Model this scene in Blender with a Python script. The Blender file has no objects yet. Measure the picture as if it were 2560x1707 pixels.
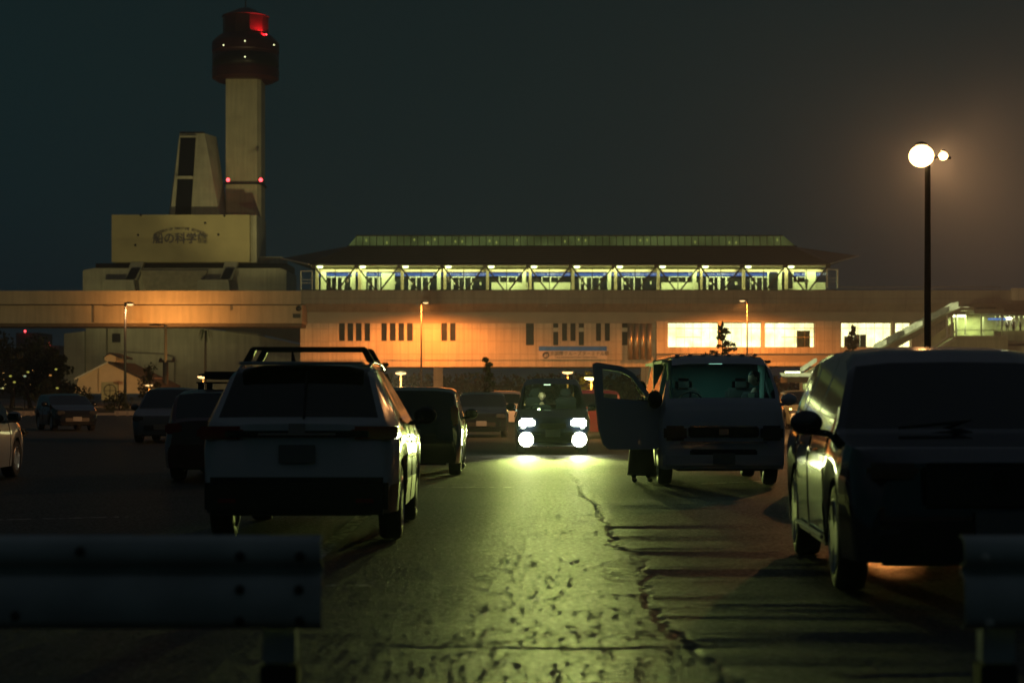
import bpy, bmesh, math, random
import numpy as np
from mathutils import Vector, Matrix, noise
random.seed(7)
S = bpy.context.scene
COL = S.collection
R = math.radians
PI = math.pi

# ------------------------------------------------------------------ camera
F = 4700.0; EYE = 1.38; HY = 985.0          # focal length in photo pixels, eye height, horizon row
cd = bpy.data.cameras.new('camera'); cam = bpy.data.objects.new('camera', cd); COL.objects.link(cam)
cam.location = (0, 0, EYE); cam.rotation_euler = (R(90), 0, 0)
cd.sensor_width = 36; cd.lens = 36*F/2560; cd.shift_y = (HY-853.5)/2560
cd.clip_start = 0.1; cd.clip_end = 6000
cd.dof.use_dof = True; cd.dof.focus_distance = 34; cd.dof.aperture_fstop = 2.4
S.camera = cam

# ------------------------------------------------------------------ night sky
w = bpy.data.worlds.new('World'); S.world = w; w.use_nodes = True
nt = w.node_tree; nd = nt.nodes; lk = nt.links
bg = nd['Background']; bg.inputs['Strength'].default_value = 1.0
tc = nd.new('ShaderNodeTexCoord'); sp = nd.new('ShaderNodeSeparateXYZ'); lk.new(tc.outputs['Generated'], sp.inputs[0])
cr = nd.new('ShaderNodeValToRGB'); lk.new(sp.outputs['Z'], cr.inputs[0])
e = cr.color_ramp.elements
e[0].position = 0.0; e[0].color = (.0055, .0185, .0225, 1)
e[1].position = 0.5; e[1].color = (.015, .019, .024, 1)
for p, c in ((.06, (.0042, .0150, .0180, 1)), (.16, (.0042, .0145, .0160, 1)), (.25, (.0042, .0130, .0145, 1))):
    k = e.new(p); k.color = c
ns = nd.new('ShaderNodeTexNoise'); ns.inputs['Scale'].default_value = 3.0; ns.inputs['Detail'].default_value = 3
lk.new(tc.outputs['Generated'], ns.inputs['Vector'])
mr = nd.new('ShaderNodeMapRange'); mr.inputs['To Min'].default_value = .78; mr.inputs['To Max'].default_value = 1.2
lk.new(ns.outputs['Fac'], mr.inputs['Value'])
vm = nd.new('ShaderNodeVectorMath'); vm.operation = 'SCALE'; lk.new(cr.outputs[0], vm.inputs[0]); lk.new(mr.outputs[0], vm.inputs['Scale'])
lk.new(vm.outputs[0], bg.inputs['Color'])

S.view_settings.view_transform = 'Standard'; S.view_settings.look = 'None'
S.view_settings.exposure = 0; S.view_settings.gamma = 1
S.cycles.max_bounces = 7; S.cycles.diffuse_bounces = 3; S.cycles.glossy_bounces = 3
S.cycles.transparent_max_bounces = 12; S.cycles.volume_bounces = 0
S.cycles.sample_clamp_indirect = 3; S.cycles.sample_clamp_direct = 30
S.cycles.caustics_reflective = False; S.cycles.caustics_refractive = False

SODIUM = (1.0, .36, .07); HEAD = (.84, 1.0, .25); FLUO = (.86, 1.0, .42)

# ------------------------------------------------------------------ helpers
def PX(x, D): return (x-1280)/F*D
def PZ(y, D): return EYE+(HY-y)/F*D
def P(x, y, D): return Vector((PX(x, D), D, PZ(y, D)))

def tag(o, label=None, cat=None, group=None, kind=None):
    if label: o['label'] = label
    if cat: o['category'] = cat
    if group: o['group'] = group
    if kind: o['kind'] = kind
    return o
def empty(name, loc, label, cat, group=None):
    o = bpy.data.objects.new(name, None); COL.objects.link(o); o.location = loc; o.empty_display_size = .2
    return tag(o, label, cat, group)
def base(o):
    v = Vector((0, 0, 0))
    while o: v += o.location; o = o.parent
    return v

_m = {}
def mat(name, col, rough=.6, metal=0, coat=0, var=.18, vs=1.5, bump=0, bs=40, emit=None, es=0, spec=.5, vec='Object'):
    if name in _m: return _m[name]
    m = bpy.data.materials.new(name); m.use_nodes = True; _m[name] = m
    n = m.node_tree.nodes; l = m.node_tree.links; b = n['Principled BSDF']
    b.inputs['Roughness'].default_value = rough; b.inputs['Metallic'].default_value = metal
    b.inputs['Coat Weight'].default_value = coat; b.inputs['Coat Roughness'].default_value = .04
    b.inputs['Specular IOR Level'].default_value = spec
    t = n.new('ShaderNodeTexCoord'); ns = n.new('ShaderNodeTexNoise')
    ns.inputs['Scale'].default_value = vs; ns.inputs['Detail'].default_value = 6; l.new(t.outputs[vec], ns.inputs['Vector'])
    r = n.new('ShaderNodeMapRange'); r.inputs['From Min'].default_value = .3; r.inputs['From Max'].default_value = .7
    r.inputs['To Min'].default_value = 1-var; r.inputs['To Max'].default_value = 1+var; l.new(ns.outputs['Fac'], r.inputs['Value'])
    v = n.new('ShaderNodeVectorMath'); v.operation = 'SCALE'; v.inputs[0].default_value = col[:3]; l.new(r.outputs[0], v.inputs['Scale'])
    l.new(v.outputs[0], b.inputs['Base Color'])
    if bump:
        nb = n.new('ShaderNodeTexNoise'); nb.inputs['Scale'].default_value = bs; nb.inputs['Detail'].default_value = 4; l.new(t.outputs[vec], nb.inputs['Vector'])
        bp = n.new('ShaderNodeBump'); bp.inputs['Strength'].default_value = bump; bp.inputs['Distance'].default_value = .02
        l.new(nb.outputs['Fac'], bp.inputs['Height']); l.new(bp.outputs[0], b.inputs['Normal'])
    if emit:
        b.inputs['Emission Color'].default_value = (*emit[:3], 1); b.inputs['Emission Strength'].default_value = es
    return m

def glow(name, col, s, var=0, vs=1.0):
    if name in _m: return _m[name]
    m = bpy.data.materials.new(name); m.use_nodes = True; _m[name] = m
    n = m.node_tree.nodes; l = m.node_tree.links; n.remove(n['Principled BSDF'])
    em = n.new('ShaderNodeEmission'); em.inputs[0].default_value = (*col, 1); em.inputs[1].default_value = s
    l.new(em.outputs[0], n['Material Output'].inputs[0])
    if var:
        t = n.new('ShaderNodeTexCoord'); ns = n.new('ShaderNodeTexNoise'); ns.inputs['Scale'].default_value = vs; ns.inputs['Detail'].default_value = 3
        l.new(t.outputs['Object'], ns.inputs['Vector'])
        r = n.new('ShaderNodeMapRange'); r.inputs['From Min'].default_value = .3; r.inputs['From Max'].default_value = .7
        r.inputs['To Min'].default_value = s*(1-var); r.inputs['To Max'].default_value = s*(1+var)
        l.new(ns.outputs['Fac'], r.inputs['Value']); l.new(r.outputs[0], em.inputs[1])
    return m

def glass(name, tint=(.75, .9, .85), refl=.10):
    if name in _m: return _m[name]
    m = bpy.data.materials.new(name); m.use_nodes = True; _m[name] = m
    n = m.node_tree.nodes; l = m.node_tree.links; n.remove(n['Principled BSDF'])
    tr = n.new('ShaderNodeBsdfTransparent'); tr.inputs[0].default_value = (*tint, 1)
    gl = n.new('ShaderNodeBsdfGlossy'); gl.inputs['Roughness'].default_value = .03
    lw = n.new('ShaderNodeFresnel'); lw.inputs[0].default_value = 1.5
    t = n.new('ShaderNodeTexCoord'); ns = n.new('ShaderNodeTexNoise'); ns.inputs['Scale'].default_value = 2.5
    l.new(t.outputs['Object'], ns.inputs['Vector'])
    r = n.new('ShaderNodeMapRange'); r.inputs['To Min'].default_value = .01; r.inputs['To Max'].default_value = .09
    l.new(ns.outputs['Fac'], r.inputs['Value']); l.new(r.outputs[0], gl.inputs['Roughness'])
    mx = n.new('ShaderNodeMixShader'); l.new(lw.outputs[0], mx.inputs[0]); l.new(tr.outputs[0], mx.inputs[1]); l.new(gl.outputs[0], mx.inputs[2])
    l.new(mx.outputs[0], n['Material Output'].inputs[0])
    return m

def panel_mat(name, col, cw, ch, rough=.6, var=.10, line=.55, mortar=.012, off=0.0):
    """cladding with panel joints, on world-like object X/Z"""
    if name in _m: return _m[name]
    m = mat(name, col, rough, var=var, vs=.35, bump=.1, bs=2)
    n = m.node_tree.nodes; l = m.node_tree.links; b = n['Principled BSDF']
    t = n.new('ShaderNodeTexCoord'); s = n.new('ShaderNodeSeparateXYZ'); c = n.new('ShaderNodeCombineXYZ')
    l.new(t.outputs['Object'], s.inputs[0]); l.new(s.outputs['X'], c.inputs['X']); l.new(s.outputs['Z'], c.inputs['Y'])
    br = n.new('ShaderNodeTexBrick'); br.offset = off; br.inputs['Scale'].default_value = 1
    br.inputs['Brick Width'].default_value = cw; br.inputs['Row Height'].default_value = ch
    br.inputs['Mortar Size'].default_value = mortar*cw; br.inputs['Mortar Smooth'].default_value = .3
    br.inputs['Color1'].default_value = (1, 1, 1, 1); br.inputs['Color2'].default_value = (.90, .90, .90, 1); br.inputs['Mortar'].default_value = (line, line, line, 1)
    l.new(c.outputs[0], br.inputs['Vector'])
    old = b.inputs['Base Color'].links[0].from_socket
    v = n.new('ShaderNodeVectorMath'); v.operation = 'MULTIPLY'; l.new(old, v.inputs[0]); l.new(br.outputs['Color'], v.inputs[1])
    # vertical rain streaks
    mp = n.new('ShaderNodeMapping'); mp.inputs['Scale'].default_value = (2.2, 2.2, .12); l.new(t.outputs['Object'], mp.inputs[0])
    st = n.new('ShaderNodeTexNoise'); st.inputs['Scale'].default_value = 1; st.inputs['Detail'].default_value = 5; l.new(mp.outputs[0], st.inputs['Vector'])
    r = n.new('ShaderNodeMapRange'); r.inputs['From Min'].default_value = .35; r.inputs['From Max'].default_value = .65; r.inputs['To Min'].default_value = .86; r.inputs['To Max'].default_value = 1.06
    l.new(st.outputs['Fac'], r.inputs['Value'])
    v2 = n.new('ShaderNodeVectorMath'); v2.operation = 'SCALE'; l.new(v.outputs[0], v2.inputs[0]); l.new(r.outputs[0], v2.inputs['Scale'])
    l.new(v2.outputs[0], b.inputs['Base Color'])
    return m

class MB:
    def __init__(s): s.b = bmesh.new()
    def box(s, x0, x1, y0, y1, z0, z1):
        v = [s.b.verts.new(p) for p in ((x0,y0,z0),(x1,y0,z0),(x1,y1,z0),(x0,y1,z0),(x0,y0,z1),(x1,y0,z1),(x1,y1,z1),(x0,y1,z1))]
        for f in ((0,3,2,1),(4,5,6,7),(0,1,5,4),(1,2,6,5),(2,3,7,6),(3,0,4,7)): s.b.faces.new([v[i] for i in f])
        return s
    def cbox(s, c, d, rot=None):
        """box by centre/size, optional rotation matrix"""
        vs = []
        for sx, sy, sz in ((-1,-1,-1),(1,-1,-1),(1,1,-1),(-1,1,-1),(-1,-1,1),(1,-1,1),(1,1,1),(-1,1,1)):
            p = Vector((sx*d[0]/2, sy*d[1]/2, sz*d[2]/2))
            if rot is not None: p = rot @ p
            vs.append(s.b.verts.new(p+Vector(c)))
        for f in ((0,3,2,1),(4,5,6,7),(0,1,5,4),(1,2,6,5),(2,3,7,6),(3,0,4,7)): s.b.faces.new([vs[i] for i in f])
        return s
    def bar(s, a, b, t, t2=None):
        a = Vector(a); b = Vector(b); d = b-a; q = d.to_track_quat('Z', 'Y').to_matrix()
        return s.cbox((a+b)/2, (t, t2 or t, d.length), q)
    def tube(s, a, b, r0, r1=None, n=10, cap=True):
        a = Vector(a); b = Vector(b); r1 = r0 if r1 is None else r1
        q = (b-a).to_track_quat('Z', 'Y').to_matrix()
        A = []; B = []
        for i in range(n):
            t = 2*PI*i/n; u = q @ Vector((math.cos(t), math.sin(t), 0))
            A.append(s.b.verts.new(a+u*r0)); B.append(s.b.verts.new(b+u*r1))
        for i in range(n):
            j = (i+1) % n; f = s.b.faces.new((A[i], A[j], B[j], B[i])); f.smooth = True
        if cap: s.b.faces.new(A[::-1]); s.b.faces.new(B)
        return s
    def poly(s, pts):
        s.b.faces.new([s.b.verts.new(p) for p in pts]); return s
    def prism(s, pts, d):
        """extrude polygon (3d pts) by vector d"""
        d = Vector(d); A = [s.b.verts.new(p) for p in pts]; B = [s.b.verts.new(Vector(p)+d) for p in pts]; n = len(pts)
        s.b.faces.new(A[::-1]); s.b.faces.new(B)
        for i in range(n): j = (i+1) % n; s.b.faces.new((A[i], A[j], B[j], B[i]))
        return s
    def hull(s, A, B):
        """loft between two equal-length loops, capped"""
        a = [s.b.verts.new(p) for p in A]; b = [s.b.verts.new(p) for p in B]; n = len(a)
        for i in range(n): j = (i+1) % n; s.b.faces.new((a[i], a[j], b[j], b[i]))
        s.b.faces.new(a[::-1]); s.b.faces.new(b); return s
    def lathe(s, prof, c=(0,0,0), n=24, axis='Z', closed=False):
        """prof: (r, h) list"""
        rings = []
        for r, h in prof:
            ring = []
            for i in range(n):
                t = 2*PI*i/n; p = (r*math.cos(t), r*math.sin(t), h)
                if axis == 'X': p = (h, p[0], p[1])
                if axis == 'Y': p = (p[0], h, p[1])
                ring.append(s.b.verts.new(Vector(p)+Vector(c)))
            rings.append(ring)
        m = len(rings)
        for k in range(m if closed else m-1):
            for i in range(n):
                j = (i+1) % n; f = s.b.faces.new((rings[k][i], rings[k][j], rings[(k+1)%m][j], rings[(k+1)%m][i])); f.smooth = True
        if not closed:
            if prof[0][0] > 1e-4: s.b.faces.new(rings[0][::-1])
            if prof[-1][0] > 1e-4: s.b.faces.new(rings[-1])
        return s
    def ball(s, c, r, sc=(1,1,1), u=12, v=8):
        M = Matrix.Translation(c) @ Matrix.Diagonal((*[r*k for k in sc], 1))
        g = bmesh.ops.create_uvsphere(s.b, u_segments=u, v_segments=v, radius=1, matrix=M)
        for vv in g['verts']:
            for f in vv.link_faces: f.smooth = True
        return s
    def build(s, name, m, parent=None, bevel=0, smooth=None, local=False, shell=0):
        bmesh.ops.remove_doubles(s.b, verts=s.b.verts, dist=1e-5)
        bmesh.ops.recalc_face_normals(s.b, faces=s.b.faces)
        if shell: bmesh.ops.solidify(s.b, geom=s.b.faces[:], thickness=shell)
        if bevel:
            es = [e for e in s.b.edges if len(e.link_faces) == 2 and e.calc_face_angle(0) > .6]
            bmesh.ops.bevel(s.b, geom=es, offset=bevel, segments=2, affect='EDGES', clamp_overlap=True)
            smooth = smooth or 50
        if smooth:
            for f in s.b.faces: f.smooth = True
            for e in s.b.edges:
                if len(e.link_faces) == 2 and e.calc_face_angle(0) > R(smooth): e.smooth = False
        me = bpy.data.meshes.new(name); off = Vector((0,0,0)) if (local or parent is None) else base(parent)
        if off.length: bmesh.ops.translate(s.b, verts=s.b.verts, vec=-off)
        s.b.to_mesh(me); s.b.free()
        if isinstance(m, (list, tuple)):
            for k in m: me.materials.append(k)
        else: me.materials.append(m)
        o = bpy.data.objects.new(name, me); COL.objects.link(o)
        if parent: o.parent = parent
        return o

def text(body, size, loc, m, parent=None, name='lettering', rot=(R(90), 0, 0), depth=.01, align='CENTER', sx=1, off=0):
    c = bpy.data.curves.new('t', 'FONT'); c.body = body; c.size = size; c.extrude = depth; c.align_x = align; c.align_y = 'CENTER'; c.offset = off
    o = bpy.data.objects.new('t', c); COL.objects.link(o); o.location = (0,0,0); o.rotation_euler = rot; o.scale = (sx, 1, 1)
    bpy.context.view_layer.update(); dg = bpy.context.evaluated_depsgraph_get()
    me = bpy.data.meshes.new_from_object(o.evaluated_get(dg)); me.transform(o.matrix_world)
    me.transform(Matrix.Translation(Vector(loc)-(base(parent) if parent else Vector((0,0,0)))))
    bpy.data.objects.remove(o); me.materials.clear(); me.materials.append(m)
    q = bpy.data.objects.new(name, me); COL.objects.link(q); q.parent = parent; return q

def spot(loc, target, power, col, size=120, blend=.5, r=.1, name='lamp_light', parent=None):
    d = bpy.data.lights.new(name, 'SPOT'); d.energy = power; d.color = col; d.spot_size = R(size); d.spot_blend = blend; d.shadow_soft_size = r
    o = bpy.data.objects.new(name, d); COL.objects.link(o); o.location = Vector(loc)-(base(parent) if parent else Vector((0,0,0)))
    o.rotation_euler = (Vector(target)-Vector(loc)).to_track_quat('-Z', 'Y').to_euler(); o.parent = parent; return o
def point(loc, power, col, r=.1, name='lamp_light', parent=None):
    d = bpy.data.lights.new(name, 'POINT'); d.energy = power; d.color = col; d.shadow_soft_size = r
    o = bpy.data.objects.new(name, d); COL.objects.link(o); o.location = Vector(loc)-(base(parent) if parent else Vector((0,0,0))); o.parent = parent; return o
def area(loc, rot, sx, sy, power, col, name='lamp_light', parent=None):
    d = bpy.data.lights.new(name, 'AREA'); d.shape = 'RECTANGLE'; d.size = sx; d.size_y = sy; d.energy = power; d.color = col
    o = bpy.data.objects.new(name, d); COL.objects.link(o); o.location = Vector(loc)-(base(parent) if parent else Vector((0,0,0))); o.rotation_euler = rot; o.parent = parent; return o

# materials
concrete = mat('pale_concrete', (.46, .45, .40), .85, var=.12, vs=.5, bump=.3, bs=6)
museum_w = panel_mat('museum_white', (.56, .56, .42), 2.4, 1.2, .8, line=.85)
dark_metal = mat('dark_metal', (.03, .03, .032), .45, .6)
grey_metal = mat('grey_metal', (.22, .23, .24), .4, .7, var=.1)
pole_paint = mat('pole_paint', (.04, .038, .036), .5, .2)
rubber = mat('tyre_rubber', (.012, .012, .013), .75, bump=.2, bs=60)
chrome = mat('chrome', (.45, .46, .48), .14, 1, var=.03)
alloy = mat('wheel_alloy', (.45, .46, .48), .28, .9, var=.05)
blackp = mat('black_plastic', (.012, .013, .014), .5)
interior = mat('car_interior', (.03, .032, .035), .8)
dglass = mat('dark_car_glass', (.004, .006, .007), .05, 0, coat=1, var=.05)
redlens = mat('red_lens', (.25, .006, .006), .12, coat=1, var=.05)
clearlens = mat('clear_lens', (.04, .045, .05), .10, 0, coat=1, var=.1, vs=20)
plate_m = mat('plate_white', (.16, .17, .17), .5, var=.06)
bark = mat('bark', (.05, .04, .03), .9, bump=.6, bs=12)
leaf_d = mat('leaf_dark', (.035, .055, .02), .6, var=.5, vs=.8)
leaf_m = mat('leaf_mid', (.06, .08, .025), .6, var=.5, vs=.8)

# ------------------------------------------------------------------ ground (one sheet, finely modelled near the camera)
def ground():
    def axis(a, b, step, ext):
        mid = list(np.arange(a, b+step/2, step)); lo = []; hi = []; s = step; p = a
        while p > -ext: s *= 1.35; p -= s; lo.append(p)
        s = step; p = b
        while p < ext: s *= 1.35; p += s; hi.append(p)
        return np.array(lo[::-1]+mid+hi)
    xs = axis(-3.4, 3.6, .017, 2500); yy = [6.0]
    while yy[-1] < 43: yy.append(yy[-1]*1.0023)
    lo = axis(6.0, 6.05, .05, 2500); hi = axis(43.0, 43.1, .12, 2500)
    ys = np.array([v for v in lo if v < 5.99]+yy+[v for v in hi if v > yy[-1]+.05])
    X, Y = np.meshgrid(xs, ys); nx, ny = len(xs), len(ys)
    rng = np.random.default_rng(3)
    def vnoise(X, Y, cx, cy, seed):
        g = np.random.default_rng(seed).random((512, 512)); u = X/cx+1000.37; v = Y/cy+1000.71
        i = np.floor(u).astype(int); j = np.floor(v).astype(int); fu = u-i; fv = v-j
        fu = fu*fu*(3-2*fu); fv = fv*fv*(3-2*fv); i %= 511; j %= 511
        return (g[j, i]*(1-fu)+g[j, i+1]*fu)*(1-fv)+(g[j+1, i]*(1-fu)+g[j+1, i+1]*fu)*fv-.5
    near = np.clip((X+4.3)/1, 0, 1)*np.clip((9.1-X)/1, 0, 1)*np.clip((Y-6)/1, 0, 1)*np.clip((43-Y)/3, 0, 1)
    seam = 1.0+.04*np.sin(Y*.9)+.16*vnoise(X*0, Y, 1, 1.3, 9)+.10*vnoise(X*0, Y, 1, .22, 10)+.05*vnoise(X*0, Y, 1, .07, 11)
    left = 1/(1+np.exp((X-seam)/.03))
    Z = .006*vnoise(X, Y, 3.2, 1.9, 1)
    grit = rng.random(X.shape)
    Z += left*(.0004*vnoise(X, Y, .30, .22, 2)+.0017*(grit-.5)+(.0022+.002*vnoise(X, Y, .9, .7, 12)+.0030*rng.random(X.shape))*(grit > .985))
    Z += left*.0026*vnoise(X, Y, .9, .24, 31)+left*.0010*np.clip((vnoise(X, Y, .020, .026, 21)-.42)/.04, 0, 1)
    ridge = vnoise(X, Y+.05*X, 3.4, .55, 4)
    Z += (1-left)*(.018*ridge+.006*vnoise(X, Y, 1.6, .18, 5)+.0012*(rng.random(X.shape)-.5))
    Z -= .010*np.exp(-((X-seam)/.025)**2)*(.6+.8*np.clip(vnoise(X, Y, .4, .5, 6)+.4, 0, 1))
    # transverse cracks
    for cy, x0, x1 in ((27.2, -1.6, 1.2), (30.3, -1, 5), (23.1, 1.0, 4.5), (15.1, 1.0, 4.2), (13.9, 1.2, 4.5), (12.2, 1.1, 5), (10.3, -.9, 1.3), (9.2, 1.5, 4), (8.6, -1.5, 1.5)):
        cc = cy+.12*np.sin(X*1.7+cy)+.18*vnoise(X, Y*0, .5, 1, int(cy*10))+.07*vnoise(X, Y*0, .11, 1, int(cy*9))
        Z -= .009*np.clip(vnoise(X, Y*0, .7, 1, int(cy*7))+.55, 0, 1)*np.exp(-((Y-cc)/.04)**2)*np.clip((X-x0)*3, 0, 1)*np.clip((x1-X)*3, 0, 1)
    Z *= near
    co = np.empty((nx*ny, 3)); co[:, 0] = X.ravel(); co[:, 1] = Y.ravel(); co[:, 2] = Z.ravel()
    i = np.arange(nx-1); j = np.arange(ny-1); I, J = np.meshgrid(i, j); a = (J*nx+I).ravel()
    quads = np.stack([a, a+1, a+nx+1, a+nx], 1)
    me = bpy.data.meshes.new('ground'); me.vertices.add(len(co)); me.vertices.foreach_set('co', co.ravel())
    me.loops.add(quads.size); me.loops.foreach_set('vertex_index', quads.ravel().astype(np.int32))
    me.polygons.add(len(quads)); me.polygons.foreach_set('loop_start', np.arange(0, quads.size, 4, dtype=np.int32))
    me.polygons.foreach_set('loop_total', np.full(len(quads), 4, dtype=np.int32))
    me.update(calc_edges=True); me.polygons.foreach_set('use_smooth', np.ones(len(quads), dtype=bool))
    m = mat('asphalt', (.046, .047, .034), .62, var=.28, vs=1.3, spec=.45)
    n = m.node_tree.nodes; l = m.node_tree.links; b = n['Principled BSDF']; t = n.new('ShaderNodeTexCoord')
    n1 = n.new('ShaderNodeTexNoise'); n1.inputs['Scale'].default_value = 70; n1.inputs['Detail'].default_value = 4; l.new(t.outputs['Object'], n1.inputs['Vector'])
    bp = n.new('ShaderNodeBump'); bp.inputs['Strength'].default_value = 1.0; bp.inputs['Distance'].default_value = .010
    l.new(n1.outputs['Fac'], bp.inputs['Height']); l.new(bp.outputs[0], b.inputs['Normal'])
    old = b.inputs['Base Color'].links[0].from_socket
    vo = n.new('ShaderNodeTexVoronoi'); vo.inputs['Scale'].default_value = 46; vo.inputs['Randomness'].default_value = 1; l.new(t.outputs['Object'], vo.inputs['Vector'])
    pn = n.new('ShaderNodeTexNoise'); pn.inputs['Scale'].default_value = 2.3; pn.inputs['Detail'].default_value = 5; l.new(t.outputs['Object'], pn.inputs['Vector'])
    th = n.new('ShaderNodeMapRange'); th.inputs['From Min'].default_value = .35; th.inputs['From Max'].default_value = .65; th.inputs['To Min'].default_value = .10; th.inputs['To Max'].default_value = .34; l.new(pn.outputs['Fac'], th.inputs['Value'])
    lt = n.new('ShaderNodeMath'); lt.operation = 'GREATER_THAN'; l.new(vo.outputs['Distance'], lt.inputs[0]); l.new(th.outputs[0], lt.inputs[1])
    pr = n.new('ShaderNodeMapRange'); pr.inputs['To Min'].default_value = .30; pr.inputs['To Max'].default_value = 1.08; l.new(lt.outputs[0], pr.inputs['Value'])
    pv_ = n.new('ShaderNodeVectorMath'); pv_.operation = 'SCALE'; l.new(old, pv_.inputs[0]); l.new(pr.outputs[0], pv_.inputs['Scale']); l.new(pv_.outputs[0], b.inputs['Base Color'])
    ps = n.new('ShaderNodeMapRange'); ps.inputs['To Min'].default_value = .04; ps.inputs['To Max'].default_value = .5; l.new(lt.outputs[0], ps.inputs['Value']); l.new(ps.outputs[0], b.inputs['Specular IOR Level'])
    n2 = n.new('ShaderNodeTexNoise'); n2.inputs['Scale'].default_value = 22; n2.inputs['Detail'].default_value = 3; l.new(t.outputs['Object'], n2.inputs['Vector'])
    r = n.new('ShaderNodeMapRange'); r.inputs['From Min'].default_value = .3; r.inputs['From Max'].default_value = .7; r.inputs['To Min'].default_value = .28; r.inputs['To Max'].default_value = .75
    l.new(n2.outputs['Fac'], r.inputs['Value']); l.new(r.outputs[0], b.inputs['Roughness'])
    me.materials.append(m); o = bpy.data.objects.new('car_park_asphalt', me); COL.objects.link(o); tag(o, kind='structure')
ground()

# worn paint, laid as thin sheets just above the asphalt
def paint_mat():
    m = mat('worn_paint', (.62, .62, .55), .7, var=.2, vs=5)
    n = m.node_tree.nodes; l = m.node_tree.links; b = n['Principled BSDF']
    t = n.new('ShaderNodeTexCoord'); ns = n.new('ShaderNodeTexNoise'); ns.inputs['Scale'].default_value = 9; ns.inputs['Detail'].default_value = 6; l.new(t.outputs['Object'], ns.inputs['Vector'])
    r = n.new('ShaderNodeMapRange'); r.inputs['From Min'].default_value = .46; r.inputs['From Max'].default_value = .54; l.new(ns.outputs['Fac'], r.inputs['Value'])
    l.new(r.outputs[0], b.inputs['Alpha']); return m
pm_ = paint_mat()
for nm, pts in (('parking_line', ((-1.72, 15.2), (-1.58, 15.2), (-1.62, 21.4), (-1.76, 21.4))),
                ('parking_line', ((-1.25, 27.62), (.02, 27.62), (.02, 27.76), (-1.25, 27.76))),
                ('parking_line', ((-1.35, 13.45), (-.85, 13.45), (-.85, 13.55), (-1.35, 13.55))),
                ('parking_line', ((2.5, 28.4), (3.95, 29.6), (3.95, 29.72), (2.5, 28.52))),
                ('parking_line', ((-6.9, 20.0), (-4.3, 21.0), (-4.3, 21.12), (-6.9, 20.12)))):
    mb = MB(); n = 24
    A = [Vector((*pts[0], .009)).lerp(Vector((*pts[1], .009)), k/n) for k in range(n+1)]
    B = [Vector((*pts[3], .009)).lerp(Vector((*pts[2], .009)), k/n) for k in range(n+1)]
    for k in range(n): mb.poly((A[k], A[k+1], B[k+1], B[k]))
    tag(mb.build(nm, pm_), kind='structure')

# kerb strip and lawn between car park and station
grass = mat('lawn', (.05, .065, .025), .9, var=.4, vs=.3, bump=.5, bs=3)
tag(MB().box(-70, 60, 123, 170, -.4, .13).build('planting_bed', grass), kind='structure')
tag(MB().box(-70, 60, 122.7, 123, -.4, .16).build('kerb', concrete), kind='structure')
tag(MB().box(-160, 160, 196, 330, -.4, .05).build('station_forecourt', mat('paving', (.16, .15, .13), .8, var=.2, vs=.2)), kind='structure')

# ------------------------------------------------------------------ station
SD = 240.0
def sx(x): return PX(x, SD)
def sz(y): return PZ(y, SD)
def srect(mb, x0, x1, y0, y1, d0, d1):
    return mb.box(sx(x0), sx(x1), SD+d0, SD+d1, sz(y1), sz(y0))
clad = panel_mat('station_cladding', (.56, .51, .42), 1.02, 1.62, .45, line=.60, mortar=.035)
clad2 = panel_mat('station_deck_cladding', (.26, .24, .21), 5.5, 2.7, .5, line=.75)
band_m = mat('fascia_band', (.34, .31, .26), .5, var=.12, vs=.4)
frame_w = mat('white_frame', (.62, .62, .55), .5, var=.06)
roof_m = mat('dark_roof', (.012, .011, .013), .5, 0, var=.2, vs=.2)
wing = mat('dark_window', (.010, .012, .016), .35, spec=.2)
st = empty('station_building', (sx(1400), SD, 0), 'long elevated railway station with lit glazed platform hall under a dark hipped roof', 'station')
# lower body; recesses for windows are left as openings
def wall_with_holes(name, x0, x1, y0, y1, holes, m, d0, th, parent):
    """front wall (photo px) with rectangular openings"""
    mb = MB(); xs = sorted(set([x0, x1]+[h[0] for h in holes]+[h[1] for h in holes])); ys = sorted(set([y0, y1]+[h[2] for h in holes]+[h[3] for h in holes]))
    for i in range(len(xs)-1):
        run = None
        for j in range(len(ys)-1):
            cx = (xs[i]+xs[i+1])/2; cy = (ys[j]+ys[j+1])/2
            solid = not any(h[0] < cx < h[1] and h[2] < cy < h[3] for h in holes)
            if solid: run = [ys[j], ys[j+1]] if run is None else [run[0], ys[j+1]]
            if (not solid or j == len(ys)-2) and run:
                mb.box(sx(xs[i]), sx(xs[i+1]), SD+d0, SD+d0+th, sz(run[1]), sz(run[0])); run = None
    return mb.build(name, m, parent)
slots = [(847,862),(868,883),(889,904),(911,925),(953,967),(974,989),(996,1010),(1017,1032),(1103,1118),(1125,1139)]
slots2 = [(1405,1418),(1426,1439),(1490,1503),(1512,1525)]
tall = [(1315,1335),(1383,1396),(1447,1460),(1555,1569)]
holes = [(a, b, 808, 852) for a, b in slots+slots2]+[(a, b, 808, 863) for a, b in tall]
wall_with_holes('wall', 751, 1640, 808, 900, holes, clad, 0, .5, st)
srect(MB(), 751, 1640, 900.3, 917, .12, .5).build('wall_base', clad, st)
srect(MB(), 751, 2600, 780, 807.7, .1, .6).build('frieze', band_m, st)
for a, b, y0, y1 in holes:
    wn = srect(MB(), a, b, y0, y1, .42, .47).build('window', wing, st)
    if (a, b) in tall[1:]: srect(MB(), a+.3, b-.3, 819, 829, .30, .41).build('spandrel', frame_w, wn)
    elif a > 940 or a < 900: srect(MB(), a+.4, b-.4, 822 if a > 940 else 818, 824 if a > 940 else 820, .33, .41).build('transom', dark_metal, wn)
# fluted metal columns beside the lit room
mb = MB()
for x in (1575, 1590, 1606, 1622): mb.tube((sx(x), SD-.25, sz(899)), (sx(x), SD-.25, sz(809)), .34, n=14)
mb.build('fluted_column', mat('brushed_metal', (.40, .37, .31), .35, .7, var=.1), st)
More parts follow.
